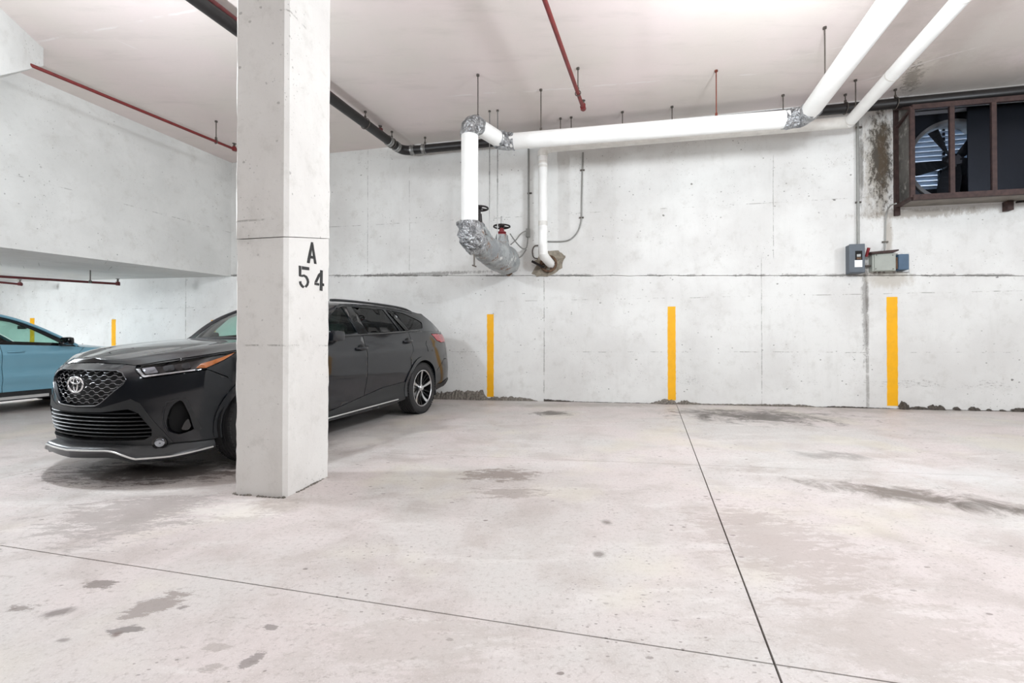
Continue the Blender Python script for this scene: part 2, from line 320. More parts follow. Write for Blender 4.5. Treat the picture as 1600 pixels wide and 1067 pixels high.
def ceiling_mat():
    t = NT('ceiling_concrete'); fl = t.mapping(sc=(1, 1, 0))
    c = t.mix(t.ramp(t.noise(.45, 4, .6, fl), .35, .65), srgb(226, 213, 210), srgb(219, 211, 204))
    c = t.mix(t.ramp(t.noise(2.5, 5, .65, t.mapping(sc=(.35, 1.6, 0))), .5, .75, 0, .3), c, srgb(190, 182, 176))
    c = t.mix(t.ramp(t.noise(50, 3, .6, fl), .6, .85, 0, .3), c, srgb(176, 168, 162))
    p = ceilpt(1430, 118)
    for (px, py, rx, ry, rot, col, stg, nz, nv) in [(1432, 118, .75, .3, .95, srgb(236, 230, 222), .9, 5, 2.6), (1425, 122, .5, .14, .9, srgb(96, 86, 74), .85, 14, 4.0), (1520, 75, 1.2, .22, 1.1, srgb(232, 226, 220), .6, 5, 3), (1500, 120, 1.6, .7, .2, srgb(186, 178, 168), .6, 3, 1.2), (1560, 40, 2.2, .9, .2, srgb(196, 188, 180), .5, 2, 1.2)]:
        p = ceilpt(px, py); wob = t.math('MULTIPLY', t.math('SUBTRACT', t.noise(nz, 7, .8, fl, .5), .5), nv)
        c = t.mix(t.math('MULTIPLY', ellipse_mask(t, (p.x, p.y, 0), rx, ry, rot, None, .3, wob), stg), c, col)
    # pale filled cracks running across the soffit
    for (a, b) in [((60, 72), (365, 12)), ((185, 62), (250, 92)), ((700, 155), (1200, 118)), ((1215, 100), (1350, 72)), ((1330, 135), (1590, 60))]:
        A = ceilpt(*a); B = ceilpt(*b); d = B - A; L = math.hypot(d.x, d.y); ang = math.atan2(d.y, d.x); mid = (A + B) / 2
        v = t.mapping(loc=(mid.x, mid.y, 0), rot=(0, 0, ang), kind='TEXTURE', co=t.vadd(fl, t.vscale(t.noise(1.5, 4, .6, fl, 0, True), .12))); s3 = t.sep(v)
        m = t.math('MULTIPLY', t.ramp(t.math('ABSOLUTE', t.math('SUBTRACT', s3[1], .0)), .022, .008), t.ramp(t.math('ABSOLUTE', s3[0]), L / 2, L / 2 - .3))
        m = t.math('MULTIPLY', m, t.ramp(t.noise(1.7, 4, .7, fl), .42, .55))
        c = t.mix(t.math('MULTIPLY', m, .6), c, srgb(236, 230, 228))
    t.color(c); t.b.inputs['Roughness'].default_value = .8; t.bump(t.noise(9, 6, .6, fl), .25, .01); return t.m
M['ceiling'] = ceiling_mat()
M['joint'] = simple('joint_filler', srgb(92, 84, 78), .9)
M['mortar'] = simple('crumbled_mortar', srgb(122, 116, 108), .95, var=.45, scale=30, bump=.8)
M['mortar_dark'] = simple('dark_mortar', srgb(80, 74, 68), .95, var=.5, scale=30, bump=.8)
def yellow():
    t = NT('yellow_paint'); c = t.mix(t.ramp(t.noise(6, 5, .7), .4, .7), srgb(246, 180, 6), srgb(236, 172, 14))
    c = t.mix(t.ramp(t.noise(25, 6, .8), .66, .74), c, srgb(120, 100, 50)); t.color(c); t.b.inputs['Roughness'].default_value = .6; t.bump(t.noise(12, 5), .2, .005); return t.m
M['yellow'] = yellow()
M['stencil'] = simple('stencil_paint', srgb(50, 50, 50), .7, var=.25, scale=40)
M['pipe_white'] = simple('white_pipe_jacket', srgb(243, 243, 240), .42, var=.03, scale=5)
M['pipe_worn'] = simple('worn_white_jacket', srgb(222, 220, 214), .5, var=.08, scale=8)
M['pipe_black'] = simple('black_iron_pipe', srgb(30, 27, 27), .42, var=.3, scale=12, bump=.1)
M['pipe_red'] = simple('red_painted_pipe', srgb(112, 36, 35), .45, var=.2, scale=12)
M['pipe_maroon'] = simple('maroon_pipe', srgb(96, 34, 36), .45, var=.2, scale=12)
M['steel'] = simple('galvanised_steel', srgb(150, 150, 148), .4, .8, var=.2, scale=20)
M['rod'] = simple('hanger_steel', srgb(96, 90, 84), .55, .5, var=.25, scale=20)
M['rod_rust'] = simple('rusty_rod', srgb(120, 62, 48), .7, .2, var=.3, scale=30)
M['conduit'] = simple('grey_conduit', srgb(150, 150, 146), .5, .4, var=.1)
M['rust'] = simple('rust', srgb(104, 80, 62), .85, var=.5, scale=25, bump=.5)
M['castiron'] = simple('dark_cast_iron', srgb(38, 33, 32), .5, .2, var=.3)
M['redvalve'] = simple('red_bonnet', srgb(128, 38, 44), .5, var=.2)
M['brownmetal'] = simple('rusted_brown_steel', srgb(62, 45, 42), .7, .15, var=.35, scale=14, bump=.3)
M['darksheet'] = simple('dark_sheet_metal', srgb(13, 14, 18), .5, .2, var=.3, scale=6)
M['greysheet'] = simple('grey_sheet_metal', srgb(122, 116, 108), .6, .2, var=.2, scale=6)
M['black'] = simple('matt_black', srgb(14, 14, 15), .8)
def foil():
    t = NT('aluminium_foil'); t.color(t.mix(t.ramp(t.noise(9, 6, .7), .4, .65), srgb(196, 198, 200), srgb(130, 132, 134))); t.b.inputs['Metallic'].default_value = .85; t.b.inputs['Roughness'].default_value = .3
    t.bump(t.vor(26, t.vadd(t.co, t.vscale(t.noise(9, 4, .6, None, 0, True), .15))), 1.0, .03); return t.m
M['foil'] = foil()
def lagging():
    t = NT('torn_grey_lagging'); c = t.mix(t.ramp(t.noise(5, 5, .7), .4, .6), srgb(176, 180, 180), srgb(146, 150, 152)); c = t.mix(t.ramp(t.noise(7, 7, .8, t.mapping(loc=(2, 1, 0), sc=(1, 1, .5))), .55, .62), c, srgb(132, 98, 72)); c = t.mix(t.ramp(t.noise(11, 6, .8, t.mapping(loc=(7, 3, 0))), .6, .66), c, srgb(60, 52, 46))
    c = t.mix(t.ramp(t.noise(4, 5, .7, t.mapping(loc=(5, 5, 5))), .58, .66), c, srgb(226, 226, 222)); t.color(c); t.b.inputs['Roughness'].default_value = .5; t.b.inputs['Metallic'].default_value = .2; t.bump(t.noise(16, 6, .7), .8, .03); return t.m
M['lagging'] = lagging()
M['rawconc'] = simple('raw_patch_concrete', srgb(150, 142, 128), .95, var=.35, scale=14, bump=.9)
M['glass_fan'] = glass('dirty_screen_glass', (.86, .88, .92), 0.0)
M['slat'] = simple('louvre_metal', srgb(176, 186, 196), .45, .3, var=.1)
M['elec_dark'] = simple('dark_grey_enamel', srgb(88, 96, 104), .45, var=.08); M['elec_green'] = simple('grey_green_enamel', srgb(160, 164, 156), .5, var=.06); M['elec_blue'] = simple('blue_grey_enamel', srgb(62, 88, 112), .5, var=.08)
M['white'] = simple('white_label', srgb(240, 242, 244), .5, var=.02); M['red'] = simple('red_lever', srgb(120, 28, 34), .5)
M['weathered'] = painted_concrete('weathered_board', srgb(104, 102, 98), srgb(66, 64, 62), .8, .9, None, None, .8)
# car materials
def carpaint(name, col, metal, rough=.28, coat=1.0, flake=.1):
    t = NT(name); c = t.mix(t.ramp(t.noise(900, 1), .3, .8, 0, flake), col, srgb(90, 110, 130)); c = t.mix(t.ramp(t.noise(3, 5, .7), .5, .8, 0, .03), c, srgb(120, 118, 112))
    t.color(c); t.b.inputs['Metallic'].default_value = metal; t.b.inputs['Roughness'].default_value = rough; t.b.inputs['Coat Weight'].default_value = coat; t.b.inputs['Coat Roughness'].default_value = .03; t.b.inputs['Specular IOR Level'].default_value = .15; return t.m
M['paint_black'] = carpaint('black_car_paint', srgb(8, 12, 19), 0, .3, 1.0, .02)
M['paint_blue'] = carpaint('steel_blue_car_paint', srgb(126, 176, 196), .2, .35, .8)
M['gloss_black'] = simple('gloss_black_plastic', srgb(12, 13, 15), .12, 0, .5, var=.05)
M['plastic'] = simple('black_trim_plastic', srgb(34, 36, 38), .45, var=.1, scale=40)
M['satin'] = simple('dark_satin_lip', srgb(72, 74, 76), .3, .6, var=.05)
M['chrome'] = simple('chrome', srgb(225, 226, 228), .12, 1.0, var=.03)
M['silver'] = simple('silver_trim', srgb(222, 222, 220), .3, .5, var=.03)
M['tyre'] = None
def tyre():
    t = NT('tyre_rubber'); t.color(srgb(42, 42, 43)); t.b.inputs['Roughness'].default_value = .75
    t.bump(t.noise(60, 3), .2, .004); return t.m
M['tyre'] = tyre()
M['alloy'] = simple('machined_alloy', srgb(214, 216, 218), .25, .9, var=.04); M['alloy_dark'] = simple('black_alloy', srgb(24, 25, 27), .3, .5, var=.05)
M['glass_dark'] = glass('privacy_glass', (.13, .135, .14), .10); M['glass_car'] = glass('car_glass', (.60, .80, .74), .08)
M['lens'] = glass('clear_lens', (.9, .9, .92), .06)
M['amber'] = simple('amber_reflector', srgb(216, 120, 34), .25, 0, .6, var=.1, scale=60); M['redlens'] = simple('red_tail_lens', srgb(170, 28, 44), .15, 0, .8, var=.1, scale=20)
M['seat'] = simple('charcoal_upholstery', srgb(58, 56, 56), .8); M['reflector'] = simple('lamp_reflector', srgb(170, 175, 182), .15, .9, var=.1)

# ================================================================ THE SETTING
# --- floor: slabs between sawn joints, laid on a darker bed
XL, XR, YN = -13.5, 11.5, -8.5
def fz(x, y, dz=0): return Vector((x, y, floor_z(x, y) + dz))
floor = mesh('floor', [fz(XL, YN, -.02), fz(XR, YN, -.02), fz(XR, 12.5, -.02), fz(XL, 12.5, -.02), fz(XL, YN, -.3), fz(XR, YN, -.3), fz(XR, 12.5, -.3), fz(XL, 12.5, -.3)],
             [(0, 1, 2, 3), (4, 7, 6, 5), (0, 4, 5, 1), (1, 5, 6, 2), (2, 6, 7, 3), (3, 7, 4, 0)], M['joint']); tag(floor, 'light pinkish grey concrete garage floor cut into slabs by thin joints', kind='structure')
def split(poly, a, b, gap):
    """cut a 2-D polygon along the line a-b, leaving half a gap on each side"""
    d = (b - a).normalized(); n = Vector((-d.y, d.x)); out = []
    for sg in (1, -1):
        res = []; m = len(poly)
        f = [(p - a).dot(n) * sg - gap / 2 for p in poly]
        for i in range(m):
            j = (i + 1) % m
            if f[i] >= 0: res.append(poly[i])
            if (f[i] >= 0) != (f[j] >= 0): res.append(poly[i].lerp(poly[j], f[i] / (f[i] - f[j])))
        if len(res) > 2: out.append(res)
    return out
v2 = lambda p: Vector((p.x, p.y))
ta_ = lambda t, s: (E1 * t + E2 * s)
polys = [[Vector((XL, YN)), Vector((XR, YN)), v2(ta_(12.6, D + .05)), v2(ta_(-14.6, D + .05))]]
J1 = (v2(floorpt(1060, 640)), v2(floorpt(1219, 1060))); J2 = (v2(floorpt(73, 731)), v2(floorpt(0, 747)))
LA = (v2(floorpt(0, 852)), v2(floorpt(1400, 1067))); LB = (v2(floorpt(560, 706)), v2(floorpt(1450, 740)))
for (a, b, g) in ((*LA, .007), (*LB, .004), (*J1, .0085), (*J2, .006)):
    polys = [q for p in polys for q in split(p, a, b, g)]
for p in polys:
    area = abs(sum(p[i].x * p[(i + 1) % len(p)].y - p[(i + 1) % len(p)].x * p[i].y for i in range(len(p)))) / 2
    if area < .02: continue
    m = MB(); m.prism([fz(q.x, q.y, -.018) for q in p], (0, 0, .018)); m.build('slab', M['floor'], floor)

# --- rear wall: lower and upper pours with a ragged construction joint, opening for the fan
def seam_z(t): return EYE + 1.44 + (t + 5.09) * (1.163 - 1.44) / (4.07 + 5.09) + .012 * noise.noise(Vector((t * 3, 0, 0))) + .006 * noise.noise(Vector((t * 15, 5, 0)))
wall = empty('wall_back', (0, 0, 0), 'white painted rough concrete rear wall with a ragged pour joint', kind='structure')
OT0, OT1 = tz(wallpt(1404, 250))[0], 6.75; OZ0 = tz(wallpt(1404, 316))[1]; OZ1 = tz(wallpt(1404, 176))[1]
ts = [-14.5 + .06 * i for i in range(int((12.5 + 14.5) / .06) + 1)]
m = MB(); n = len(ts)
zb = [floor_z(*(E1 * t + E2 * D).xy) - .1 for t in ts]
V = [wp(t, z) for t, z in zip(ts, zb)] + [wp(t, seam_z(t) - .006 - .012 * max(0, noise.noise(Vector((t * 8, 9, 0)))) - .006 * abs(noise.noise(Vector((t * 40, 9, 0))))) for t in ts] + [wp(t, seam_z(t) - .004, -.03) for t in ts]
m.add(V, [(i, i + 1, n + i + 1, n + i) for i in range(n - 1)] + [(n + i, n + i + 1, 2 * n + i + 1, 2 * n + i) for i in range(n - 1)])
m.build('lower_pour', M['wall'], wall)
m = MB(); HT = EYE + 4.3; PR = .006
def strip(t_a, t_b, zlo, zhi):
    tt = [t for t in ts if t_a - 1e-6 < t < t_b + 1e-6]; tt = [t_a] + tt + [t_b]; k = len(tt)
    m.add([wp(t, zlo(t), PR) for t in tt] + [wp(t, zhi, PR) for t in tt], [(i, i + 1, k + i + 1, k + i) for i in range(k - 1)])
    m.add([wp(t, zlo(t), PR) for t in tt] + [wp(t, zlo(t), -.03) for t in tt], [(i, k + i, k + i + 1, i + 1) for i in range(k - 1)])
strip(-14.5, OT0, seam_z, HT); strip(OT1, 12.5, seam_z, HT); strip(OT0, OT1, seam_z, OZ0); strip(OT0, OT1, lambda t: OZ1, HT)
dp = -.32
m.add([wp(t, seam_z(t) - .06, -.026) for t in ts] + [wp(t, seam_z(t) + .06, -.026) for t in ts], [(i, i + 1, n + i + 1, n + i) for i in range(n - 1)])
m.add([wp(OT0, OZ0, PR), wp(OT1, OZ0, PR), wp(OT1, OZ1, PR), wp(OT0, OZ1, PR), wp(OT0, OZ0, dp), wp(OT1, OZ0, dp), wp(OT1, OZ1, dp), wp(OT0, OZ1, dp)], [(0, 1, 5, 4), (1, 2, 6, 5), (2, 3, 7, 6), (3, 0, 4, 7)])
m.build('upper_pour', M['wall'], wall)
# crumbling mortar along the foot of the wall
def rubble(name, t0, t1, hf, mat, seed, dep=.035):
    m = MB(); rnd = random.Random(seed); N = max(4, int((t1 - t0) / .022)); tt = [t0 + (t1 - t0) * i / N for i in range(N + 1)]
    rows = []
    for j, (fh, fo) in enumerate([(0, 1.3), (.35, 1.15), (.7, .8), (.95, .45), (1.0, -.3)]):
        r = []
        for t in tt:
            u = (t - t0) / (t1 - t0); h = hf(u) * (1 + .5 * noise.noise(Vector((t * 9, seed, 0))) + .35 * noise.noise(Vector((t * 35, seed, 3)))); h = max(h, .002)
            z0 = floor_z(*(E1 * t + E2 * D).xy) - .005
            r.append(wp(t + rnd.uniform(-.006, .006), z0 + h * fh + rnd.uniform(-.12, .12) * h * (0 < j < 4), max(-.01, fo * dep * (.35 + h * 6) + (rnd.uniform(-.006, .006) if 0 < j < 4 else 0))))
        rows.append(r)
    k = N + 1; m.add([v for r in rows for v in r], [(j * k + i, j * k + i + 1, (j + 1) * k + i + 1, (j + 1) * k + i) for j in range(4) for i in range(N)])
    o = m.build(name, mat, wall); tag(o, kind='stuff'); return o
tt = lambda px: tz(wallpt(px, 630))[0]
def prof(*pts):
    def f(u):
        for (a, b), (c, d) in zip(pts, pts[1:]):
            if u <= c: return b + (d - b) * (u - a) / (c - a)
        return pts[-1][1]
    return f
rubble('broken_mortar', tt(640), tt(768), prof((0, .08), (.45, .13), (.55, .17), (.9, .16), (.95, .05), (1, .04)), M['mortar'], 1)
rubble('broken_mortar', tt(768), tt(840), prof((0, .07), (.6, .07), (.85, .04), (1, .01)), M['mortar'], 2)
rubble('broken_mortar', tt(850), tt(905), prof((0, .045), (.5, .03), (1, .008)), M['mortar_dark'], 3)
rubble('broken_mortar', tt(905), tt(1015), prof((0, .012), (1, .012)), M['mortar_dark'], 4, .02)
rubble('broken_mortar', tt(1014), tt(1056), prof((0, .01), (.5, .07), (.9, .08), (1, .03)), M['mortar'], 5, .06)
rubble('broken_mortar', tt(1056), tt(1275), prof((0, .02), (.06, .07), (.2, .02), (.5, .03), (.9, .045), (1, .012)), M['mortar'], 6, .03)
rubble('broken_mortar', tt(1275), tt(1402), prof((0, .01), (.3, .03), (1, .01)), M['mortar_dark'], 7, .02)
for a, b, h in ((1403, 1420, .11), (1420, 1450, .05), (1448, 1476, .08), (1488, 1500, .06), (1512, 1530, .06), (1540, 1550, .03), (1560, 1572, .035), (1578, 1605, .06)):
    rubble('broken_mortar', tt(a), tt(b), prof((0, h * .5), (.3, h), (.8, h * .9), (1, h * .4)), M['mortar_dark'], a, .05)
rubble('broken_mortar', tt(1402), 9.5, prof((0, .012), (1, .012)), M['mortar_dark'], 9, .02)
# broken-out patch where the small pipe goes through the wall
pc = [(843, 399), (852, 392), (872, 391), (880, 398), (884, 400), (880, 408), (878, 418), (866, 427), (855, 433), (838, 432), (830, 427), (838, 415), (835, 408)]
m = MB(); rnd = random.Random(3); ring = [wallpt(a, b, .010) for a, b in pc]; cen = sum(ring, Vector()) / len(ring)
R2 = []
for i in range(len(ring)):
    for u in (0, .33, .66): q = ring[i].lerp(ring[(i + 1) % len(ring)], u); R2.append(q + Vector((rnd.uniform(-.012, .012), 0, rnd.uniform(-.012, .012))))
k = len(R2); V = [cen]; 
for f_, o_ in ((.35, .02), (.7, .012), (1, .004)):
    for q in R2: V.append(cen.lerp(q, f_) - E2 * (o_ * rnd.uniform(.2, 1.6)))
Fs = [(0, 1 + i, 1 + (i + 1) % k) for i in range(k)] + [(1 + r * k + i, 1 + (r + 1) * k + i, 1 + (r + 1) * k + (i + 1) % k, 1 + r * k + (i + 1) % k) for r in range(2) for i in range(k)]
mesh('bare_concrete_patch', V, Fs, M['rawconc'], wall)
# --- ceiling
def cz(x, y, dz=0): return Vector((x, y, ceil_z(x, y) + dz))
c4 = [(XL, YN), (XR, YN), (XR, 12.5), (XL, 12.5)]
ceiling = mesh('ceiling', [cz(*p) for p in c4] + [cz(*p, .25) for p in c4], [(0, 3, 2, 1), (4, 5, 6, 7), (0, 1, 5, 4), (1, 2, 6, 5), (2, 3, 7, 6), (3, 0, 4, 7)], M['ceiling'])
tag(ceiling, 'high pinkish grey concrete ceiling with filled cracks', kind='structure')
# --- other walls, outside the view
for nm, a, b in (('wall_right', (XR, YN), (XR, 9)), ('wall_front', (XL, YN), (XR, YN)), ('wall_left', (XL, YN), (XL, 12))):
    d = Vector((b[0] - a[0], b[1] - a[1], 0)).normalized(); nn = Vector((d.y, -d.x, 0)) * .1; m = MB()
    if nm == 'wall_left': nn = -nn
    if nm == 'wall_front': nn = nn
    m.prism([Vector((*a, -.5)), Vector((*b, -.5)), Vector((*b, 5.4)), Vector((*a, 5.4))], nn); tag(m.build(nm, M['raw_far']), kind='structure')
# --- dropped slab on the left: face above, low soffit below
C0 = wallpt(362, 300); q0 = Vector((math.sin(math.radians(18.5)), math.cos(math.radians(18.5)), 0)); cB = Vector((C0.x, C0.y, 0))
def faceline(px, py):
    n_ = Vector((q0.y, -q0.x, 0)); return planept(px, py, Vector((cB.x, cB.y, EYE)), n_)
zA = faceline(362, 432).z; zM = faceline(200, 411).z; zB = faceline(0, 386).z
r_of = lambda p: (Vector((p.x, p.y, 0)) - cB).dot(q0)
rM, rB = r_of(faceline(200, 411)), r_of(faceline(0, 386)); slope = (zB - zA) / rB
def fp(r, z): p = cB + q0 * r; return Vector((p.x, p.y, z))
rs = [.3, 0, rM, rB, -11]; zs = [zA, zA, zM, zB, zB + slope * (-11 - rB) * .3]
lf = Vector((-q0.y, q0.x, 0)) * 9; wallz = wallpt(100, 434).z
m = MB(); bot = [fp(r, z) for r, z in zip(rs, zs)]; top = [fp(r, 5.35) for r in rs]; far = []
for r, z in zip(rs, zs):
    p = fp(r, z) + lf; far.append(Vector((p.x, p.y, z + .12)))
k = len(rs)
# soffit rises gently towards the rear wall on the far left
m.add(bot + top + far, [(i, i + 1, k + i + 1, k + i) for i in range(k - 1)] + [(i, 2 * k + i, 2 * k + i + 1, i + 1) for i in range(k - 1)])
o = m.build('wall_upper_left', M['side']); tag(o, 'white painted concrete face of the dropped slab, left of the column', kind='structure')
# small tapered haunch at the top left
hp = [atdepth(0, 50, 5.2), atdepth(68, 78, 5.9), atdepth(68, 103, 5.9), atdepth(0, 118, 5.2)]
hp = [Vector(p) for p in hp]; e_ = (hp[0] - hp[1]).normalized(); hp[0] += e_ * 1.2; hp[3] += (hp[3] - hp[2]).normalized() * 1.2
m = MB(); m.prism(hp, Vector((-1.6, .5, 0))); m.add([hp[0], hp[1], cz(hp[1].x, hp[1].y), cz(hp[0].x, hp[0].y)], [(0, 1, 2, 3)])
tag(m.build('trim_1', M['side']), 'white concrete haunch under the ceiling, upper left corner', kind='structure')

# ================================================================ COLUMN
pA, pB, pC = floorpt(365, 772), floorpt(446, 778), floorpt(520, 743)
wc = (pB - pA).dot(E1); dc = (pC - pB).dot(E2); b0 = Vector((pB.x, pB.y, 0))
def ring_col(ex, ch=.026):
    P = [(-wc, 0), (0, 0), (0, dc), (-wc, dc)]; out = []
    cs_ = [(-wc - ex, -ex + ch), (-wc - ex + ch, -ex), (ex - ch, -ex), (ex, -ex + ch), (ex, dc + ex - ch), (ex - ch, dc + ex), (-wc - ex + ch, dc + ex), (-wc - ex, dc + ex - ch)]
    return [b0 + E1 * a + E2 * b for a, b in cs_]
col = empty('concrete_column', (b0 + E1 * (-wc / 2) + E2 * (dc / 2) + Vector((0, 0, floor_z(b0.x, b0.y)))), 'square white painted concrete column with chamfered edge and stencilled bay number', 'column')
def pour(name, z0f, z1f, ex, seed, step=.05, rough=.0022, tilt=(0, 0)):
    m = MB(); R = ring_col(ex); R3 = []; n_ = len(R)
    for i in range(n_):
        a, b = R[i], R[(i + 1) % n_]; kk = max(1, int((b - a).length / step))
        for j in range(kk): R3.append((a.lerp(b, j / kk), j == 0))
    kk = len(R3); z0, z1 = z0f, z1f; nz = int((z1 - z0) / step) + 1; V = []
    for l in range(nz + 1):
        z = z0 + (z1 - z0) * l / nz
        for p, cor in R3:
            tl_ = tilt[0] * (1 - l / nz) + tilt[1] * l / nz; q = Vector((p.x, p.y, z + tl_ * max(0, (Vector((p.x, p.y, 0)) - b0).dot(E2)) / dc)); am = rough * (2.6 if cor else 1); d = noise.noise(q * 5 + Vector((seed, 0, 0))) * am + noise.noise(q * 19) * am * .8
            c = b0 + E1 * (-wc / 2) + E2 * (dc / 2); o_ = Vector((p.x - c.x, p.y - c.y, 0)).normalized(); V.append(q + o_ * d)
    m.add(V, [(l * kk + i, l * kk + (i + 1) % kk, (l + 1) * kk + (i + 1) % kk, (l + 1) * kk + i) for l in range(nz) for i in range(kk)] + [tuple(range(nz * kk, nz * kk + kk)), tuple(reversed(range(kk)))])
    return autosmooth(m.build(name, M['column_a'], col), 25)
zc0 = floor_z(b0.x, b0.y); pour('lower_pour', zc0 - .03, 1.965, 0, 3, tilt=(0, .115)); pour('upper_pour', 1.97, 5.1, .004, 8, .1, tilt=(.115, 0))
# crumbs of broken mortar round the foot
m = MB(); R = ring_col(0); rnd = random.Random(5)
for i in range(8):
    a, b = R[i], R[(i + 1) % 8]; L = (b - a).length
    for j in range(int(L / .012)):
        if noise.noise(a.lerp(b, j * .012 / L) * 6) < -.12: continue
        p = a.lerp(b, (j + rnd.random()) * .012 / L); hh = abs(noise.noise(p * 7)) * .05 + .006
        c = b0 + E1 * (-wc / 2) + E2 * (dc / 2); o_ = Vector((p.x - c.x, p.y - c.y, 0)).normalized(); s_ = rnd.uniform(.006, .014) * (1 + hh * 12)
        pz = fz(p.x, p.y, 0) + o_ * rnd.uniform(.0, .012)
        m.lathe([(s_, -.004), (s_ * .8, hh * .3), (.001, hh * .45)], pz, (rnd.uniform(-.3, .3), rnd.uniform(-.3, .3), 1), 5)
tag(m.build('crumbled_mortar', M['mortar'], col), kind='stuff')
# stencilled characters on the right-hand face
fn = E1; f0 = b0 + Vector((0, 0, 1.7))
def cr(x, y, off): p = planept(340 + x / 4.439, 330 + y / 4.439, f0, fn); return p + fn * off
def stroke(pts, wd):
    out = []
    P = [Vector(p) for p in pts]; L = []; Rr = []
    for i in range(len(P)):
        a = P[max(i - 1, 0)]; b = P[min(i + 1, len(P) - 1)]; d = (b - a).normalized(); nn = Vector((-d.y, d.x)) * wd / 2
        L.append(P[i] + nn); Rr.append(P[i] - nn)
    return L, Rr
def glyph(name, polys_, strokes, lab):
    m = MB()
    for pl in polys_:
        m.prism([cr(x, y, .0045) for x, y in pl], fn * -.006)
    for pts, wd in strokes:
        L, Rr = stroke(pts, wd); k = len(L)
        for i in range(k - 1):
            m.prism([cr(*L[i], .0045), cr(*L[i + 1], .0045), cr(*Rr[i + 1], .0045), cr(*Rr[i], .0045)], fn * -.006)
    o = m.build(name, M['stencil'], col); tag(o, lab)
glyph('stencilled_letter', [[(648, 214), (661, 216), (636, 361), (619, 357)], [(661, 226), (684, 366), (669, 364), (656, 262)], [(645, 308), (668, 314), (668, 330), (645, 326)]], [], 'black stencilled letter A')
glyph('stencilled_digit', [[(561, 377), (578, 380), (577, 455), (562, 450)], [(583, 381), (633, 389), (633, 409), (583, 404)]],
      [([(580, 449), (596, 446), (612, 455), (622, 474), (625, 492), (620, 510), (608, 525)], 15), ([(570, 486), (573, 503), (584, 519), (596, 527)], 15)], 'black stencilled digit 5')
glyph('stencilled_digit', [[(711, 408), (727, 411), (725, 553), (708, 549)], [(671, 494), (702, 500), (702, 516), (671, 510)], [(729, 500), (736, 502), (736, 520), (729, 518)], [(697, 436), (709, 426), (709, 448), (687, 494), (671, 492)]], [], 'black stencilled digit 4')

# ================================================================ YELLOW BAY STRIPES
stripes = [(47, 54, 497, 600, 'leftmost yellow stripe on the rear wall, seen through the blue car window'), (174.5, 181, 499, 600, 'yellow stripe on the rear wall above the bonnet of the blue car'),
           (330, 337, 500, 600, 'yellow stripe behind the windscreen pillar of the black car, just left of the column'), (761, 771.5, 491, 620, 'yellow wall stripe just right of the tail of the black car'),
           (1043, 1055.5, 479, 625, 'yellow wall stripe at the head of the long floor joint, middle of the photo'), (1385, 1402, 464, 634, 'widest yellow wall stripe, below the electrical boxes')]
for (x0, x1, y0, y1, lab) in stripes:
    a = wallpt(x0, y0); b = wallpt(x1, y0); c = wallpt((x0 + x1) / 2, y1); ta2, tb2 = tz(a)[0], tz(b)[0]; zt, zb_ = a.z, c.z
    m = MB(); N = 40; rnd = random.Random(int(x0)); V = []
    for i in range(N + 1):
        z = zb_ + (zt - zb_) * i / N
        off = lambda z_: .008 if z_ > seam_z(ta2) else .002
        jl, jr = rnd.uniform(-.003, .003), rnd.uniform(-.003, .003)
        V += [wp(ta2 + jl, z, off(z)), wp(tb2 + jr, z, off(z)), wp(tb2 + jr, z, -.01), wp(ta2 + jl, z, -.01)]
    Fs = [(4 * i + j, 4 * i + (j + 1) % 4, 4 * i + 4 + (j + 1) % 4, 4 * i + 4 + j) for i in range(N) for j in range(4)] + [(0, 3, 2, 1), (4 * N, 4 * N + 1, 4 * N + 2, 4 * N + 3)]
    m.add(V, Fs); recenter(tag(m.build('painted_stripe', M['yellow']), lab, 'painted stripe', 'yellow bay stripes on the rear wall'))

# ================================================================ PIPES
zA_ = EYE + 3.15; rA = .118
PA = lambda px, py: atheight(px, py, 3.15)
a_far = PA(1258, 184); a_near0 = PA(1394, 0); dirA = (a_near0 - a_far).normalized(); a_near = a_far + dirA * 7
a_left = PA(786, 222); v_top = PA(734, 190); v_bot = atdepth(729, 375, (v_top - CAM).y); vb = Vector((v_top.x, v_top.y, v_bot.z))
A = empty('insulated_pipe', (a_left.x, a_left.y, zA_), 'thick white insulated pipe with foil elbows, running under the ceiling and down to the valves', 'pipe')
dl = (a_left - a_far).normalized(); dd = (v_top - a_left).normalized(); dw = (wallpt(797, 408, .1) - vb).normalized()
def seg(nm, p, q, r, mat, par, n=24, **kw): m = MB(); L = (q - p).length; kk = max(2, int(L / .12)); m.tube([p.lerp(q, i / kk) for i in range(kk + 1)], r, n, **kw); return autosmooth(m.build(nm, M[mat], par), 60)
seg('pipe_jacket', a_far + dirA * .2, a_near, rA, 'pipe_white', A); seg('pipe_jacket', a_far + dl * .22, a_left - dl * .1, rA, 'pipe_white', A)
seg('pipe_jacket', a_left + dd * .12, v_top - dd * .12, rA * .97, 'pipe_white', A)
seg('pipe_jacket', v_top + Vector((0, 0, -.18)), vb + Vector((0, 0, .17)), rA, 'pipe_white', A)
def elbow(p, d_in, d_out, r, mat, par, l=.24, nm='foil_elbow', lump=.22):
    a = p - d_in * l; b = p + d_out * l; pts = [a] + arc(p - d_in * l * .85, p, p + d_out * l * .85, 10) + [b]; m = MB(); m.tube(pts, r, 26, lump=lump, seed=p.x); return autosmooth(m.build(nm, M[mat], par), 70)
elbow(a_far, -dirA, dl, rA * 1.06, 'foil', A, .27); elbow(a_left, dl, dd, rA * 1.05, 'foil', A, .17); elbow(v_top, dd, Vector((0, 0, -1)), rA * 1.08, 'foil', A, .2)
elbow(vb, Vector((0, 0, -1)), dw, rA * 1.42, 'foil', A, .24, lump=.3)
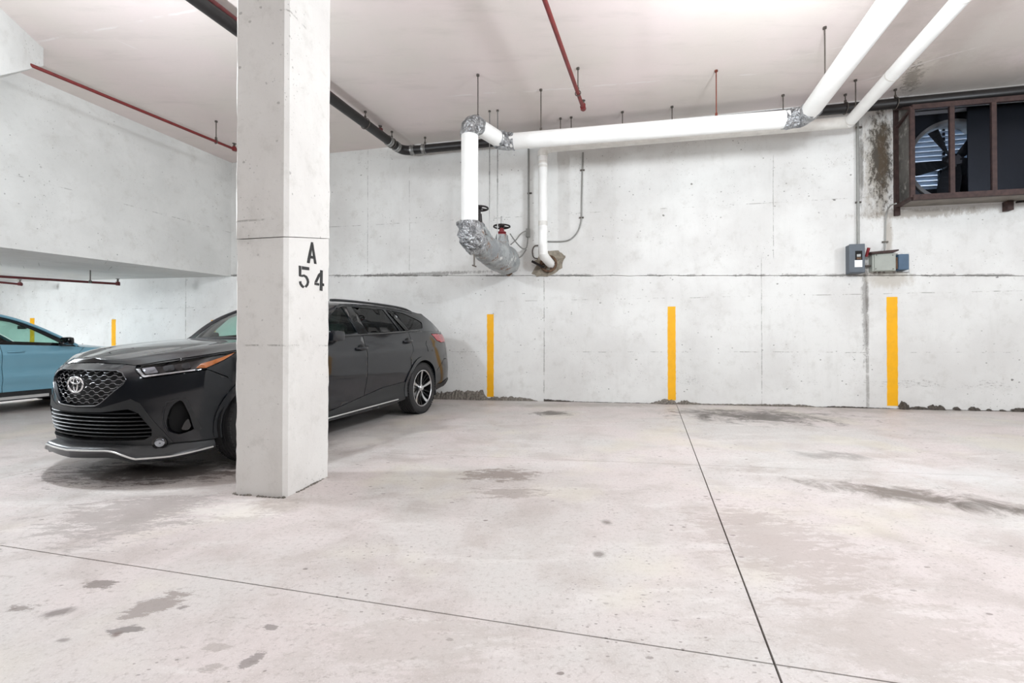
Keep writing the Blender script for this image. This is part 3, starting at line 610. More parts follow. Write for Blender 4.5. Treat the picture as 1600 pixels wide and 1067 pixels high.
# lower lagged length with valves, running into the wall
wend = vb + dw * ((D - .02) - vb.dot(E2)) / dw.dot(E2)
LL = (wend - vb).length
m = MB(); kk = 26; pts = [vb.lerp(wend, .12 + .86 * i / kk) for i in range(kk + 1)]; rad = [rA * (1.25 + .75 * math.sin(min(1, i / kk * 1.4) * math.pi * .5) - (.0 if i < kk * .82 else .75 * ((i / kk - .82) / .18) ** 2)) for i in range(kk + 1)]
m.tube([p - Vector((0, 0, .03 * i / kk)) for i, p in enumerate(pts)], rad, 28, lump=.16, seed=4); autosmooth(tag(m.build('lagged_pipe', M['lagging'], A), 'torn grey and rust stained lagging'), 70)
m = MB(); m.tube([wend - dw * .22 + Vector((0, 0, -.16)), wend - dw * .14 + Vector((0, 0, -.23)), wend - dw * .12 + Vector((0, 0, -.27))], [.1, .06, .012], 12, lump=.3); m.build('rusty_drip', M['rust'], A)
# little bleed cock hanging under the elbow
pb = atdepth(741, 403, vb.y); m = MB(); m.cyl(pb + Vector((0, 0, .05)), pb + Vector((0, 0, -.1)), .012, 8); m.cyl(pb + Vector((-.03, 0, -.1)), pb + Vector((.03, 0, -.12)), .01, 8); m.build('bleed_cock', M['rod'], A)
def valve(base_, wheel, r, lab, body, stem=.0, tilt=(0, 0, 1)):
    root = empty('gate_valve', base_, lab, 'valve'); ax = (wheel - base_).normalized()
    L = (wheel - base_).length; m = MB(); m.lathe([(.0, 0), (.085, 0), (.09, L * .2), (.06, L * .35), (.075, L * .37), (.075, L * .45), (.045, L * .5), (.035, L * .8), (.02, L * .82), (.02, L), (0, L)], base_, ax, 18)
    autosmooth(m.build('bonnet', M[body], root), 40)
    m = MB(); u = Vector((1, 0, 0)) - ax * ax.x; u.normalize(); v = ax.cross(u); m.tube([wheel + (u * math.cos(q) + v * math.sin(q)) * r for q in [2 * math.pi * i / 32 for i in range(32)]], r * .11, 8, closed=True)
    for i in range(4):
        q = math.pi * .5 * i + .5; m.tube([wheel, wheel + (u * math.cos(q) + v * math.sin(q)) * r], [r * .1, r * .08], 6)
    m.lathe([(0, -.025), (r * .26, -.02), (r * .26, .02), (0, .025)], wheel, ax, 12); autosmooth(m.build('handwheel', M['castiron'], root), 50)
    if stem: m = MB(); m.cyl(wheel, wheel + ax * stem, .016, 10); m.build('stem', M['steel'], root)
    return root
bv = on_line(vb, dw, 749, L=2.0); wh = Vector((bv.x, bv.y, atdepth(749, 325, bv.y).z)); valve(Vector((bv.x, bv.y, bv.z + .12)), wh, .125, 'dark cast iron handwheel valve half hidden behind the thick vertical pipe', 'castiron')
m = MB(); q = Vector((bv.x, bv.y, bv.z)); m.tube([q + dw * -.1 + Vector((0, 0, .1)), q + Vector((0, 0, .3))], [.13, .07], 14, lump=.3); m.tube([q + Vector((0, 0, .3)), q + dw * .28 + Vector((0, 0, .2)), q + dw * .5 + Vector((0, 0, .16))], [.07, .075, .06], 14, lump=.4)
autosmooth(tag(m.build('valve_lagging', M['lagging'], A), 'torn stained lagging round the first valve', kind='stuff'), 60)
bv = on_line(vb, dw, 784, L=2.0); wh = Vector((bv.x, bv.y, atdepth(786, 353.5, bv.y).z)); valve(Vector((bv.x, bv.y, wh.z - .17)), wh, .135, 'handwheel valve with a red bonnet and bare steel stem on the lagged pipe', 'redvalve', .17)
m = MB(); m.tube([Vector((bv.x, bv.y, bv.z + .1)), Vector((bv.x, bv.y, wh.z - .15))], [.15, .1], 16, lump=.25); autosmooth(tag(m.build('valve_neck', M['lagging'], A), 'grey wrapped valve neck'), 60)
# two long support rods down to the lagged pipe
for px, pt, pb2, k_ in ((765, 173, 368, 'left'), (777.5, 172, 392, 'right')):
    a = ceilpt(px, pt); off_t = D - a.dot(E2)
    b = atdepth(px - 4.5, pb2, a.y); root = empty('support_rod', (a.x, a.y, b.z), 'long thin rod down to the lagged pipe, %s of the close pair' % k_, 'rod', 'rod pair above the valves')
    m = MB(); m.cyl((a.x, a.y, b.z), (a.x, a.y, a.z), .0085, 8); m.build('rod', M['steel'], root); m = MB(); m.cyl((a.x, a.y, a.z - .02), (a.x, a.y, a.z + .01), .02, 8); m.build('ceiling_anchor', M['rod'], root)
    m = MB(); m.cyl((a.x, a.y, (a.z + b.z) / 2 - .03), (a.x, a.y, (a.z + b.z) / 2 + .03), .014, 6); m.build('coupling_nut', M['steel'], root)
# second, thinner white pipe
hB = 3.42; rB_ = .082; PBf = lambda px, py: atheight(px, py, hB)
b_far = PBf(1327, 191); b_n = PBf(1500, 0); dB = (b_n - b_far).normalized(); b_near = b_far + dB * 7; b_left = PBf(852, 240)
b_left = E1 * b_left.dot(E1) + E2 * b_far.dot(E2) + Vector((0, 0, EYE + hB))
B = empty('drain_pipe', b_left, 'thinner white pipe behind the thick insulated one, dropping to the bare wall patch', 'pipe'); dBl = (b_left - b_far).normalized()
vB = atdepth(846, 385, b_left.y - .02); vbB = Vector((b_left.x, b_left.y, vB.z)); sh = atdepth(847.5, 300, b_left.y).x - b_left.x
b_left.x += sh * .6; vbB = Vector((b_left.x, b_left.y, atdepth(846, 398, b_left.y).z))
seg('pipe_jacket', b_far, b_near, rB_, 'pipe_white', B); seg('pipe_jacket', b_far - dBl * .02, b_left - dBl * .12, rB_, 'pipe_worn', B); seg('pipe_jacket', b_left + Vector((0, 0, -.13)), vbB, rB_ * .93, 'pipe_white', B)
elbow(b_left, dBl, Vector((0, 0, -1)), rB_ * 1.08, 'pipe_worn', B, .15, 'elbow', .05); m = MB(); m.lathe([(.0, 0), (rB_ * 1.02, 0), (rB_ * 1.02, .02), (0, .02)], b_far, dB, 20)
wB = wallpt(861, 413, .01); dwb = (wB - vbB).normalized(); elbow(vbB, Vector((0, 0, -1)), dwb, rB_ * 1.0, 'pipe_white', B, .09, 'elbow', 0); seg('pipe_jacket', vbB + dwb * .07, wB, rB_ * .95, 'pipe_white', B)
for z_ in (0.28, 0.30, .82, .86): p = Vector((b_left.x, b_left.y, vbB.z + (b_left.z - vbB.z) * z_)); m = MB(); m.lathe([(rB_ * .9, -.02), (rB_ * .965, -.018), (rB_ * .965, .018), (rB_ * .9, .02)], p, (0, 0, 1), 24); m.build('tape_band', M['pipe_worn'], B)
for u_ in (.02, .3, .62, .95):
    p = b_far + dB * 4.2 * u_; m = MB(); m.lathe([(rB_, -.015), (rB_ * 1.03, -.012), (rB_ * 1.03, .012), (rB_, .015)], p, dB, 24); m.build('tape_band', M['pipe_worn'], B)
m = MB(); fc = wallpt(857, 412, .05)
m.tube([fc + (E1 * math.cos(q) + Vector((0, 0, 1)) * math.sin(q)) * .135 for q in [2 * math.pi * i / 28 for i in range(28)]], .022, 8, closed=True)
for i in range(6): q = i * math.pi / 3; m.tube([fc, fc + (E1 * math.cos(q) + Vector((0, 0, 1)) * math.sin(q)) * .13], .014, 6)
autosmooth(tag(m.build('pipe_flange', M['rust'], B), 'rusty dark flange ring'), 50)
m = MB(); m.tube([wallpt(831, 408, .12), wallpt(850, 418, .1)], [.022, .02], 8); m.build('drain_stub', M['castiron'], B)
# black drain pipe
hK = 3.70; K1 = atheight(629, 236, 3.66); K0 = atheight(300, -6, hK); dk0 = (K0 - K1).normalized(); K0e = K1 + dk0 * 9
Ke = E1 * 8.2 + E2 * K1.dot(E2) + Vector((0, 0, EYE + 3.76)); dk1 = (Ke - K1).normalized()
BK = empty('black_pipe', K1, 'black iron drain pipe high on the rear wall, turning along the ceiling behind the column', 'pipe'); rK = .075
def seg2(p, q, r, mat, par): return seg('pipe_section', p, q, r, mat, par, 18)
seg2(K1 + dk0 * .15, K0e, rK, 'pipe_black', BK); seg2(K1 + dk1 * .15, Ke, rK, 'pipe_black', BK)
elbow(K1, -dk0, dk1, rK * 1.1, 'pipe_black', BK, .2, 'elbow', 0)
for p, d in ((K1 + dk0 * .2, dk0), (K1 + dk0 * .42, dk0), (K1 + dk1 * .2, dk1), (K1 + dk1 * .42, dk1), (K1 + dk0 * 2.5, dk0)):
    m = MB(); m.lathe([(rK, -.04), (rK * 1.2, -.035), (rK * 1.2, -.02), (rK * 1.12, -.01), (rK * 1.12, .01), (rK * 1.2, .02), (rK * 1.2, .035), (rK, .04)], p, d, 20); autosmooth(m.build('clamp_band', M['steel'], BK), 40)
# red sprinkler branches
def red_branch(name, pa, pb_, r, lab, mat='pipe_red', drop=None, ext=6, hang=None):
    root = empty(name, pb_, lab, 'sprinkler pipe'); d = (pa - pb_).normalized(); seg('pipe_section', pb_, pb_ + d * ((pa - pb_).length + ext), r, mat, root, 12)
    m = MB(); m.lathe([(0, -r * 1.6), (r * 1.5, -r * 1.6), (r * 1.5, r * 1.2), (0, r * 1.2)], pb_, d, 12); m.lathe([(0, -r * 1.3), (r * 1.4, -r * 1.3), (r * 1.4, r * 1.9), (0, r * 1.9)], pb_, (0, 0, 1), 12); autosmooth(m.build('end_elbow', M[mat], root), 50)
    h = MB(); h.cyl(pb_ + Vector((0, 0, r)), pb_ + Vector((0, 0, r + .07)), .012, 8); h.lathe([(0, .07 + r), (.03, .07 + r), (.034, .078 + r), (0, .08 + r)], pb_, (0, 0, 1), 12)
    for sg in (-1, 1): h.tube([pb_ + Vector((sg * .004, 0, r + .02)), pb_ + Vector((sg * .022, 0, r + .045)), pb_ + Vector((0, 0, r + .072))], .004, 5)
    h.build('sprinkler_head', M['rod'], root); return root
red_branch('sprinkler_pipe', atheight(0, 82, 3.5), atheight(366, 233, 3.5), .022, 'thin red sprinkler pipe running diagonally under the ceiling, left of the column')
red_branch('sprinkler_pipe', atheight(850, -3, 3.55), atheight(911, 168, 3.55), .026, 'short red sprinkler pipe pointing down the middle of the ceiling')
red_branch('sprinkler_pipe', atheight(320, -6, 3.76), atheight(594, 207, 3.76), .034, 'maroon sprinkler pipe running beside the black drain pipe', 'pipe_maroon', ext=3)
red_branch('sprinkler_pipe', atheight(0, 432, 1.25), atheight(184, 443.5, 1.25), .022, 'dark red sprinkler pipe under the low slab above the blue car', 'pipe_maroon', ext=3)
red_branch('sprinkler_pipe', atheight(0, 441, 1.35), atheight(31, 444, 1.35), .022, 'shorter dark sprinkler pipe end behind, under the low slab at the left edge', 'pipe_maroon', ext=3)
p = atheight(141, 440, 1.25); root = empty('hanger_rod', p, 'short rod from the low slab to the red pipe above the blue car', 'hanger'); m = MB(); m.cyl(p, (p.x, p.y, atdepth(141, 420, p.y).z + .12), .009, 8); m.build('rod', M['rod'], root); m = MB(); m.lathe([(.024, -.012), (.03, -.012), (.03, .012), (.024, .012)], p, Vector((.3, .95, 0)), 12); m.build('clevis_ring', M['rod'], root)
# hanger rods: each stands over the pipe it carries
for (px, P0, dr, r_, mat, ring, lab) in [
    (337, 'R1', None, .022, 'rod', 1, 'short rod holding the thin red pipe just left of the column'),
    (903, 'R2', None, .026, 'rod', 1, 'rod holding the short red pipe in the middle of the ceiling'),
    (571, K1, dk0, rK, 'rod', 1, 'rod on the black pipe nearest the column'),
    (612, K1, dk0, rK, 'rod', 1, 'small rod on the black pipe just before its bend'),
    (664, K1, dk1, rK, 'rod', 1, 'small rod on the black pipe just past its bend'),
    (747, a_left, dd, rA, 'rod', 0, 'tall rod above the top foil elbow of the vertical pipe'),
    (846, a_left, -dl, rA, 'rod', 0, 'leftmost rod over the horizontal run of the thick white pipe'),
    (876, b_left, -dBl, rB_, 'rod', 0, 'left one of two short rods close together over the white pipes'),
    (893, b_left, -dBl, rB_, 'rod', 0, 'right one of two short rods close together over the white pipes'),
    (972, b_left, -dBl, rB_, 'rod', 0, 'short rod over the white pipes, right of the end of the red pipe'),
    (1051, b_left, -dBl, rB_, 'rod', 0, 'dark rod over the middle of the white pipes'),
    (1120, a_left, -dl, rA, 'rod_rust', 0, 'reddish rod over the thick white pipe'),
    (1223, b_left, -dBl, rB_, 'rod', 0, 'short rod just left of the right foil elbow'),
    (1289, a_far, dirA, rA, 'rod', 0, 'tall rod over the thick pipe where it slants towards the camera'),
    (1337, b_far, dB, rB_, 'rod', 0, 'rod over the thinner slanting white pipe'),
    (1321, K1, dk1, rK, 'rod', 1, 'short rod on the black pipe between the slanting white pipes'),
    (1588, K1, dk1, rK, 'rod', 1, 'rod and ring on the black pipe above the fan cage')]:
    if P0 == 'R1': q1 = atheight(366, 233, 3.5); q2 = atheight(0, 82, 3.5)
    if P0 == 'R2': q1 = atheight(911, 168, 3.55); q2 = atheight(850, -3, 3.55)
    if isinstance(P0, str): P0 = q1; dr = (q2 - q1).normalized()
    c = on_line(P0, dr, px); root = empty('hanger_rod', c + Vector((0, 0, r_)), lab, 'hanger', 'rods hanging from the ceiling'); zc_ = ceil_z(c.x, c.y)
    m = MB(); m.cyl((c.x, c.y, c.z + r_ + .004), (c.x, c.y, zc_ + .004), .008, 8); m.build('rod', M[mat], root)
    m = MB(); m.cyl((c.x, c.y, zc_ - .022), (c.x, c.y, zc_ + .003), .022, 10); m.build('ceiling_anchor', M[mat], root)
    m = MB(); m.cyl((c.x, c.y, c.z + r_ + .004), (c.x, c.y, c.z + r_ + .05), .018, 8); m.build('clevis', M[mat], root)
    if ring:
        u = Vector((0, 0, 1)); s_ = dr.cross(u).normalized(); m = MB(); m.tube([c + (s_ * math.sin(q) + u * math.cos(q)) * (r_ + .011) for q in [2 * math.pi * i / 24 for i in range(24)]], .007, 6, closed=True); m.build('clevis_ring', M[mat], root)
# ================================================================ CONDUITS AND BOXES
def cable(name, pts, r, lab, mat='conduit', cat='conduit', straps=()):
    root = empty(name, pts[-1], lab, cat); m = MB(); m.tube(pts, r, 8); autosmooth(m.build('conduit_run', M[mat], root), 60)
    for s_ in straps: m = MB(); m.box(s_, E1 * .04, E2 * .012, (0, 0, .012)); m.build('strap', M['rod'], root)
    return root
p0 = wallpt(831, 225, .02); p1 = wallpt(826, 360, .02)
c1 = cable('wall_conduit', [Vector((p1.x, p1.y, p0.z)), p1], .016, 'grey conduit dropping to the little junction box beside the valves', straps=[wallpt(827.5, 302, .02)])
jb = wallpt(825, 364, .05); m = MB(); m.bbox(jb, E1 * .035, E2 * .04, (0, 0, .075), .008); recenter(tag(m.build('junction_box', M['conduit']), 'small grey junction box at the foot of the conduit beside the valves', 'box'))
def curve_pts(l, off): 
    P = [wallpt(x, y, o) for (x, y), o in zip(l, off)]; out = []
    Q = [P[0]] + P + [P[-1]]
    for i in range(1, len(Q) - 2):
        for k in range(6):
            u = k / 6; out.append(.5 * ((2 * Q[i]) + (-Q[i - 1] + Q[i + 1]) * u + (2 * Q[i - 1] - 5 * Q[i] + 4 * Q[i + 1] - Q[i + 2]) * u * u + (-Q[i - 1] + 3 * Q[i] - 3 * Q[i + 1] + Q[i + 2]) * u ** 3))
    return out + [P[-1]]
fx = empty('flexible_cable', wallpt(822, 380, .1), 'thin grey flexible cables looping between the valves and the junction box', 'cable')
for l, off in (([(825, 360), (815, 364), (806, 375), (798, 382)], (.05, .15, .3, .45)), ([(797, 365), (806, 378), (816, 388), (823, 386), (825, 370)], (.45, .35, .2, .1, .05)), ([(802, 400), (808, 403), (815, 400), (822, 390)], (.3, .25, .15, .02))):
    m = MB(); m.tube(curve_pts(l, off), .011, 7); autosmooth(m.build('cable_loop', M['conduit'], fx), 60)
l = [(911, 238), (910, 270), (909, 310), (908.5, 340), (906, 354), (900, 366), (889, 375), (874, 377.5), (850, 377)]
cable('wall_conduit', curve_pts(l, [.02] * len(l)), .013, 'thin conduit curving left to the white down pipe', straps=[wallpt(910, 266, .02), wallpt(908.5, 340, .02)])
l = [(846, 384), (836, 384), (832, 392), (834, 402), (840, 404)]; cable('flexible_cable', curve_pts(l, [.05] * len(l)), .011, 'small dark cable loop beside the foot of the white down pipe', 'rod', 'cable')
a = wallpt(1343, 176, .03); b = wallpt(1341, 382, .03); cable('wall_conduit', [Vector((b.x, b.y, a.z)), b], .02, 'tall grey conduit down to the dark breaker box', straps=[wallpt(1342, 199, .03), wallpt(1341, 316, .03)])
l = [(1400, 318), (1392, 321), (1386, 330), (1383.5, 345), (1383, 378), (1382, 392)]; cable('flexible_cable', curve_pts(l, [.35, .2, .05, .02, .02, .04]), .011, 'thin cable from the fan cage down to the green box', 'conduit', 'cable', straps=[wallpt(1383, 378, .02)])
def wbox(x0, y0, x1, y1, dep, off=0.0):
    """centre and half sizes for a box on the wall whose front spans these pixels"""
    a = wallpt(x0, y0, dep); b = wallpt(x1, y1, dep); t0_, t1_ = a.dot(E1), b.dot(E1); return wp((t0_ + t1_) / 2, (a.z + b.z) / 2, off + (dep - off) / 2), E1 * abs(t1_ - t0_) / 2, E2 * (dep - off) / 2, Vector((0, 0, abs(a.z - b.z) / 2))
def pbox(nm, px, mat, par, dep, off=0.0, bev=.008): m = MB(); c_, x_, y_, z_ = wbox(*px, dep, off); m.bbox(c_, x_, y_, z_, bev); return m.build(nm, M[mat], par)
BX = empty('breaker_box', wallpt(1340, 428, .06), 'tall dark grey breaker box with a small window and white label', 'electrical box')
pbox('enclosure', (1328, 382, 1352, 426), 'elec_dark', BX, .14); pbox('cover', (1327, 381.5, 1351.5, 425), 'elec_dark', BX, .155, .142, .003)
pbox('window_recess', (1336.5, 392, 1347.5, 406), 'black', BX, .158, .15, .001); pbox('toggle', (1339, 397, 1345, 401), 'steel', BX, .17, .15, .001); pbox('toggle', (1339, 402, 1346, 405), 'rust', BX, .165, .15, .001)
pbox('label_plate', (1335.5, 406.5, 1347.5, 417), 'white', BX, .16, .15, .001)
m = MB(); m.tube([wallpt(1353.5, 401, .1), wallpt(1357.5, 387, .14)], [.02, .022], 8); tag(m.build('lever', M['red'], BX), 'dark red lever')
m = MB(); m.cyl(wallpt(1352, 415.5, .07), wallpt(1364, 415.5, .07), .014, 8); m.cyl(wallpt(1352, 399, .07), wallpt(1364, 398, .07), .012, 8); m.build('conduit_nipple', M['rod'], BX)
GX = empty('junction_enclosure', wallpt(1381, 424, .06), 'grey green rectangular junction enclosure right of the breaker box', 'electrical box')
pbox('enclosure', (1363, 397, 1400, 423), 'elec_green', GX, .11); pbox('cover', (1366.5, 396, 1397, 422), 'elec_green', GX, .122, .112, .003)
for x, y in ((1369.5, 398.5), (1395, 398.5), (1368.5, 420), (1395.5, 420)): m = MB(); m.cyl(wallpt(x, y, .12), wallpt(x, y, .128), .008, 8); m.build('screw', M['rod'], GX)
for x in (1367, 1374, 1381, 1397): m = MB(); c_ = wallpt(x, 424, .06); m.cyl(c_, c_ + Vector((0, 0, -.03)), .014, 8); m.build('cable_gland', M['rod'], GX)
UX = empty('control_box', wallpt(1412, 422, .06), 'small blue grey control box at the right end of the electrical boxes', 'electrical box')
pbox('enclosure', (1404, 397, 1420.5, 421), 'elec_blue', UX, .12); pbox('back_plate', (1402, 396, 1421, 425), 'steel', UX, .03, 0, .002); pbox('hinge', (1400, 402, 1403.5, 420), 'rust', UX, .1, .02, .004)
m = MB(); c_ = [wallpt(1360.5, 393.5, .16), wallpt(1404.5, 389.5, .16), wallpt(1404.5, 391.5, .16), wallpt(1398, 394, .16), wallpt(1363, 396.5, .16)]; m.prism(c_, E2 * .14)
recenter(tag(m.build('drip_shield', M['brownmetal']), 'tilted rusty brown strip sheltering the green junction enclosure', 'shield'))

# ================================================================ FAN CAGE AND FAN
FS = .47; sF = D - FS
CG = empty('fan_cage', wp(OT0 + 1.1, OZ0 - .05, .25), 'rusty brown steel framed glazed cage standing off the wall around the fan', 'cage')
def fpnt(px, py): return wallpt(px, py, FS)
tL = fpnt(1425, 250).dot(E1); tR = 7.0; zT = fpnt(1425, 168).z; zBt = fpnt(1425, 311).z; tW = wallpt(1399, 250).dot(E1); zTW = wallpt(1399, 172).z; zBW = wallpt(1399, 322).z
zBt = (zBt + zBW) / 2; zBW = zBt
def bar(nm, a, b, wd=.03): m = MB(); d = (b - a).normalized(); u = d.cross(E2 if abs(d.dot(E2)) < .9 else Vector((0, 0, 1))).normalized(); v = d.cross(u); m.bbox((a + b) / 2, (b - a) / 2, u * wd, v * wd * .7, .004); return m.build(nm, M['brownmetal'], CG)
FL, FR_ = wp(tL, zT, FS), wp(tR, zT, FS); BL, BR = wp(tL, zBt, FS), wp(tR, zBt, FS)
bar('top_rail', FL, FR_, .035); bar('bottom_rail', BL, BR, .04); bar('corner_post', BL, FL, .03); bar('corner_post', BR, FR_, .03)
for px in (1487, 1552.5): t_ = fpnt(px, 250).dot(E1); bar('mullion', wp(t_, zBt, FS), wp(t_, zT, FS), .03)
WL, WT = wp(tW, zBW, .03), wp(tW, zTW, .03); bar('wall_post', WL - Vector((0, 0, .14)), WT, .035); bar('side_rail', WL, BL, .03); bar('side_rail', WT, FL, .03); bar('side_brace', WT + Vector((0, 0, -.3)), FL + Vector((0, 0, -.02)), .025)
m = MB(); m.prism([wp(tW + .02, zBW, .04), wp(tW + .02, zTW, .04), FL + E1 * .0, BL], E1 * .02); tag(m.build('side_panel', M['weathered'], CG), 'weathered grey side board')
m = MB(); m.prism([WL, BL, BR, wp(tR, zBt, .03)], Vector((0, 0, -.012))); m.build('bottom_panel', M['greysheet'], CG)
m = MB(); m.prism([WT, FL, FR_, wp(tR, zTW, .03)], Vector((0, 0, .012))); m.build('top_panel', M['darksheet'], CG)
edges = [tL, fpnt(1487, 250).dot(E1), fpnt(1552.5, 250).dot(E1), tR]
for a, b in zip(edges, edges[1:]): m = MB(); m.box(wp((a + b) / 2, (zT + zBt) / 2, FS), E1 * (b - a) / 2, E2 * .003, (0, 0, (zT - zBt) / 2)); m.build('pane', M['glass_fan'], CG)
br_ = wallpt(1575, 322, .06); m = MB(); m.bbox(br_, E1 * .04, E2 * .05, (0, 0, .07), .006); m.build('wall_bracket', M['brownmetal'], CG)
m = MB(); m.cyl(wallpt(1588, 316, .05), wallpt(1625, 312, .05), .015, 8); m.build('bottom_rod', M['castiron'], CG)
# the fan: plate with a round orifice, ring, blades, motor
fcn = wallpt(1489, 251, -.16); ft, fz_ = fcn.dot(E1), fcn.z; Rf = .60; offp = -.16
FN = empty('wall_fan', wp(ft, fz_ - Rf, offp), 'big dark exhaust fan with broad blades inside the cage in the wall opening', 'fan')
m = MB(); N = 64; inner = [(ft + Rf * math.cos(2 * math.pi * i / N), fz_ + Rf * math.sin(2 * math.pi * i / N)) for i in range(N)]
def sqpt(a):
    c_, s_ = math.cos(a), math.sin(a); tx = (OT1 - ft) / c_ if c_ > 1e-6 else ((OT0 - ft) / c_ if c_ < -1e-6 else 1e9); tz_ = (OZ1 - fz_) / s_ if s_ > 1e-6 else ((OZ0 - fz_) / s_ if s_ < -1e-6 else 1e9); k_ = max(min(tx, tz_), Rf * 1.0); return ft + c_ * k_, fz_ + s_ * k_
angs = [2 * math.pi * i / N for i in range(N)]; outer = [sqpt(a) for a in angs]
for o_, flip in ((offp, 0), (offp - .01, 1)):
    V = [wp(t, z, o_) for t, z in inner] + [wp(t, z, o_) for t, z in outer]; m.add(V, [(i, (i + 1) % N, N + (i + 1) % N, N + i) for i in range(N)])
tag(m.build('orifice_plate', M['darksheet'], FN), 'dark sheet plate with a round opening')
m = MB(); m.lathe([(Rf + .05, .0), (Rf + .045, .03), (Rf, .04), (Rf - .02, 0), (Rf - .02, -.22)], wp(ft, fz_, offp), -E2, 64); autosmooth(tag(m.build('orifice_ring', M['greysheet'], FN), 'paler grey ring'), 50)
hub = wp(ft - .02, fz_ - .02, offp + .02)
U = Vector((0, 0, 1))
for i in range(5):
    a = math.radians(118 + 72 * i); rd = E1 * math.cos(a) + U * math.sin(a); tg = E1 * -math.sin(a) + U * math.cos(a); m = MB(); V = []
    for j in range(7):
        r = .06 + (Rf - .1) * j / 6; wd = .05 + .085 * math.sin(min(1, .35 + j / 7) * 1.7); tw_ = math.radians(52 - 26 * j / 6)
        for sg in (-1, 1):
            for th in (0, .008): V.append(hub + rd * r + (tg * math.cos(tw_) - E2 * math.sin(tw_)) * wd * sg - E2 * th)
    Fs = []
    for j in range(6):
        b_ = j * 4; Fs += [(b_, b_ + 4, b_ + 6, b_ + 2), (b_ + 1, b_ + 3, b_ + 7, b_ + 5), (b_, b_ + 1, b_ + 5, b_ + 4), (b_ + 2, b_ + 6, b_ + 7, b_ + 3)]
    Fs.append((24, 25, 27, 26)); m.add(V, Fs); m.build('blade', M['black'], FN)
m = MB(); m.lathe([(0, .05), (.1, .05), (.12, .02), (.12, -.06), (0, -.06)], hub, -E2, 24); autosmooth(m.build('hub', M['castiron'], FN), 40)
m = MB(); mc = wp(ft + .34, fz_ - .32, offp - .1); m.lathe([(0, -.16), (.12, -.16), (.14, -.12), (.14, .12), (.12, .16), (0, .16)], mc, E1, 20); autosmooth(m.build('motor', M['castiron'], FN), 40)
m = MB(); m.bbox(wp(ft + .25, fz_ - .34, offp - .17), E1 * .34, E2 * .03, (0, 0, .26), .01); m.bbox(wp(ft - .1, fz_ - .48, offp - .17), E1 * .26, E2 * .03, (0, 0, .10), .01); m.build('motor_mount', M['black'], FN)
m = MB(); m.tube([hub + E1 * .28 + U * .16 - E2 * -.06 + (E1 * math.cos(q) + U * math.sin(q)) * .13 for q in [2 * math.pi * i / 24 for i in range(24)]], .009, 6, closed=True); m.build('belt_pulley', M['castiron'], FN)
for a_ in (0, math.pi / 2): m = MB(); d_ = (E1 * math.cos(a_) + U * math.sin(a_)); m.box(wp(ft, fz_, offp - .2), d_ * Rf, E2 * .01, d_.cross(E2) * .018); m.build('bearing_arm', M['castiron'], FN)
# louvre behind the fan, open to daylight
LV = empty('louvre_shutter', wp(ft, OZ0, -.34), 'pale slatted louvre shutter lit by daylight behind the fan', 'louvre'); n_s = 17
for i in range(n_s):
    z = OZ0 + .03 + (OZ1 - OZ0 - .06) * (i + .5) / n_s; m = MB(); m.box(wp((OT0 + OT1) / 2, z, -.36), E1 * (OT1 - OT0) / 2, (E2 * .72 + U * -.7) * .034, (E2 * .7 + U * .72) * .004); m.build('slat', M['slat'], LV)
for z_ in (OZ0 - .03, OZ1 + .03): m = MB(); m.box(wp((OT0 + OT1) / 2, z_, -.36), E1 * (OT1 - OT0) / 2 * 1.05, E2 * .05, (0, 0, .06)); m.build('shutter_frame', M['darksheet'], LV)
for t_ in (OT0 + .02, ft + .1, OT1 - .02): m = MB(); m.box(wp(t_, (OZ0 + OZ1) / 2, -.36), E1 * .02, E2 * .03, (0, 0, (OZ1 - OZ0) / 2)); m.build('shutter_frame', M['slat'], LV)
m = MB(); a_, b_ = fpnt(1552, 250).dot(E1) + .02, OT1; m.box(wp((a_ + b_) / 2, (OZ0 + OZ1) / 2, -.03), E1 * (b_ - a_) / 2, E2 * .01, (0, 0, (OZ1 - OZ0) / 2)); tag(m.build('blanking_panel', M['darksheet'], FN), 'dark blanking sheet right of the fan opening')

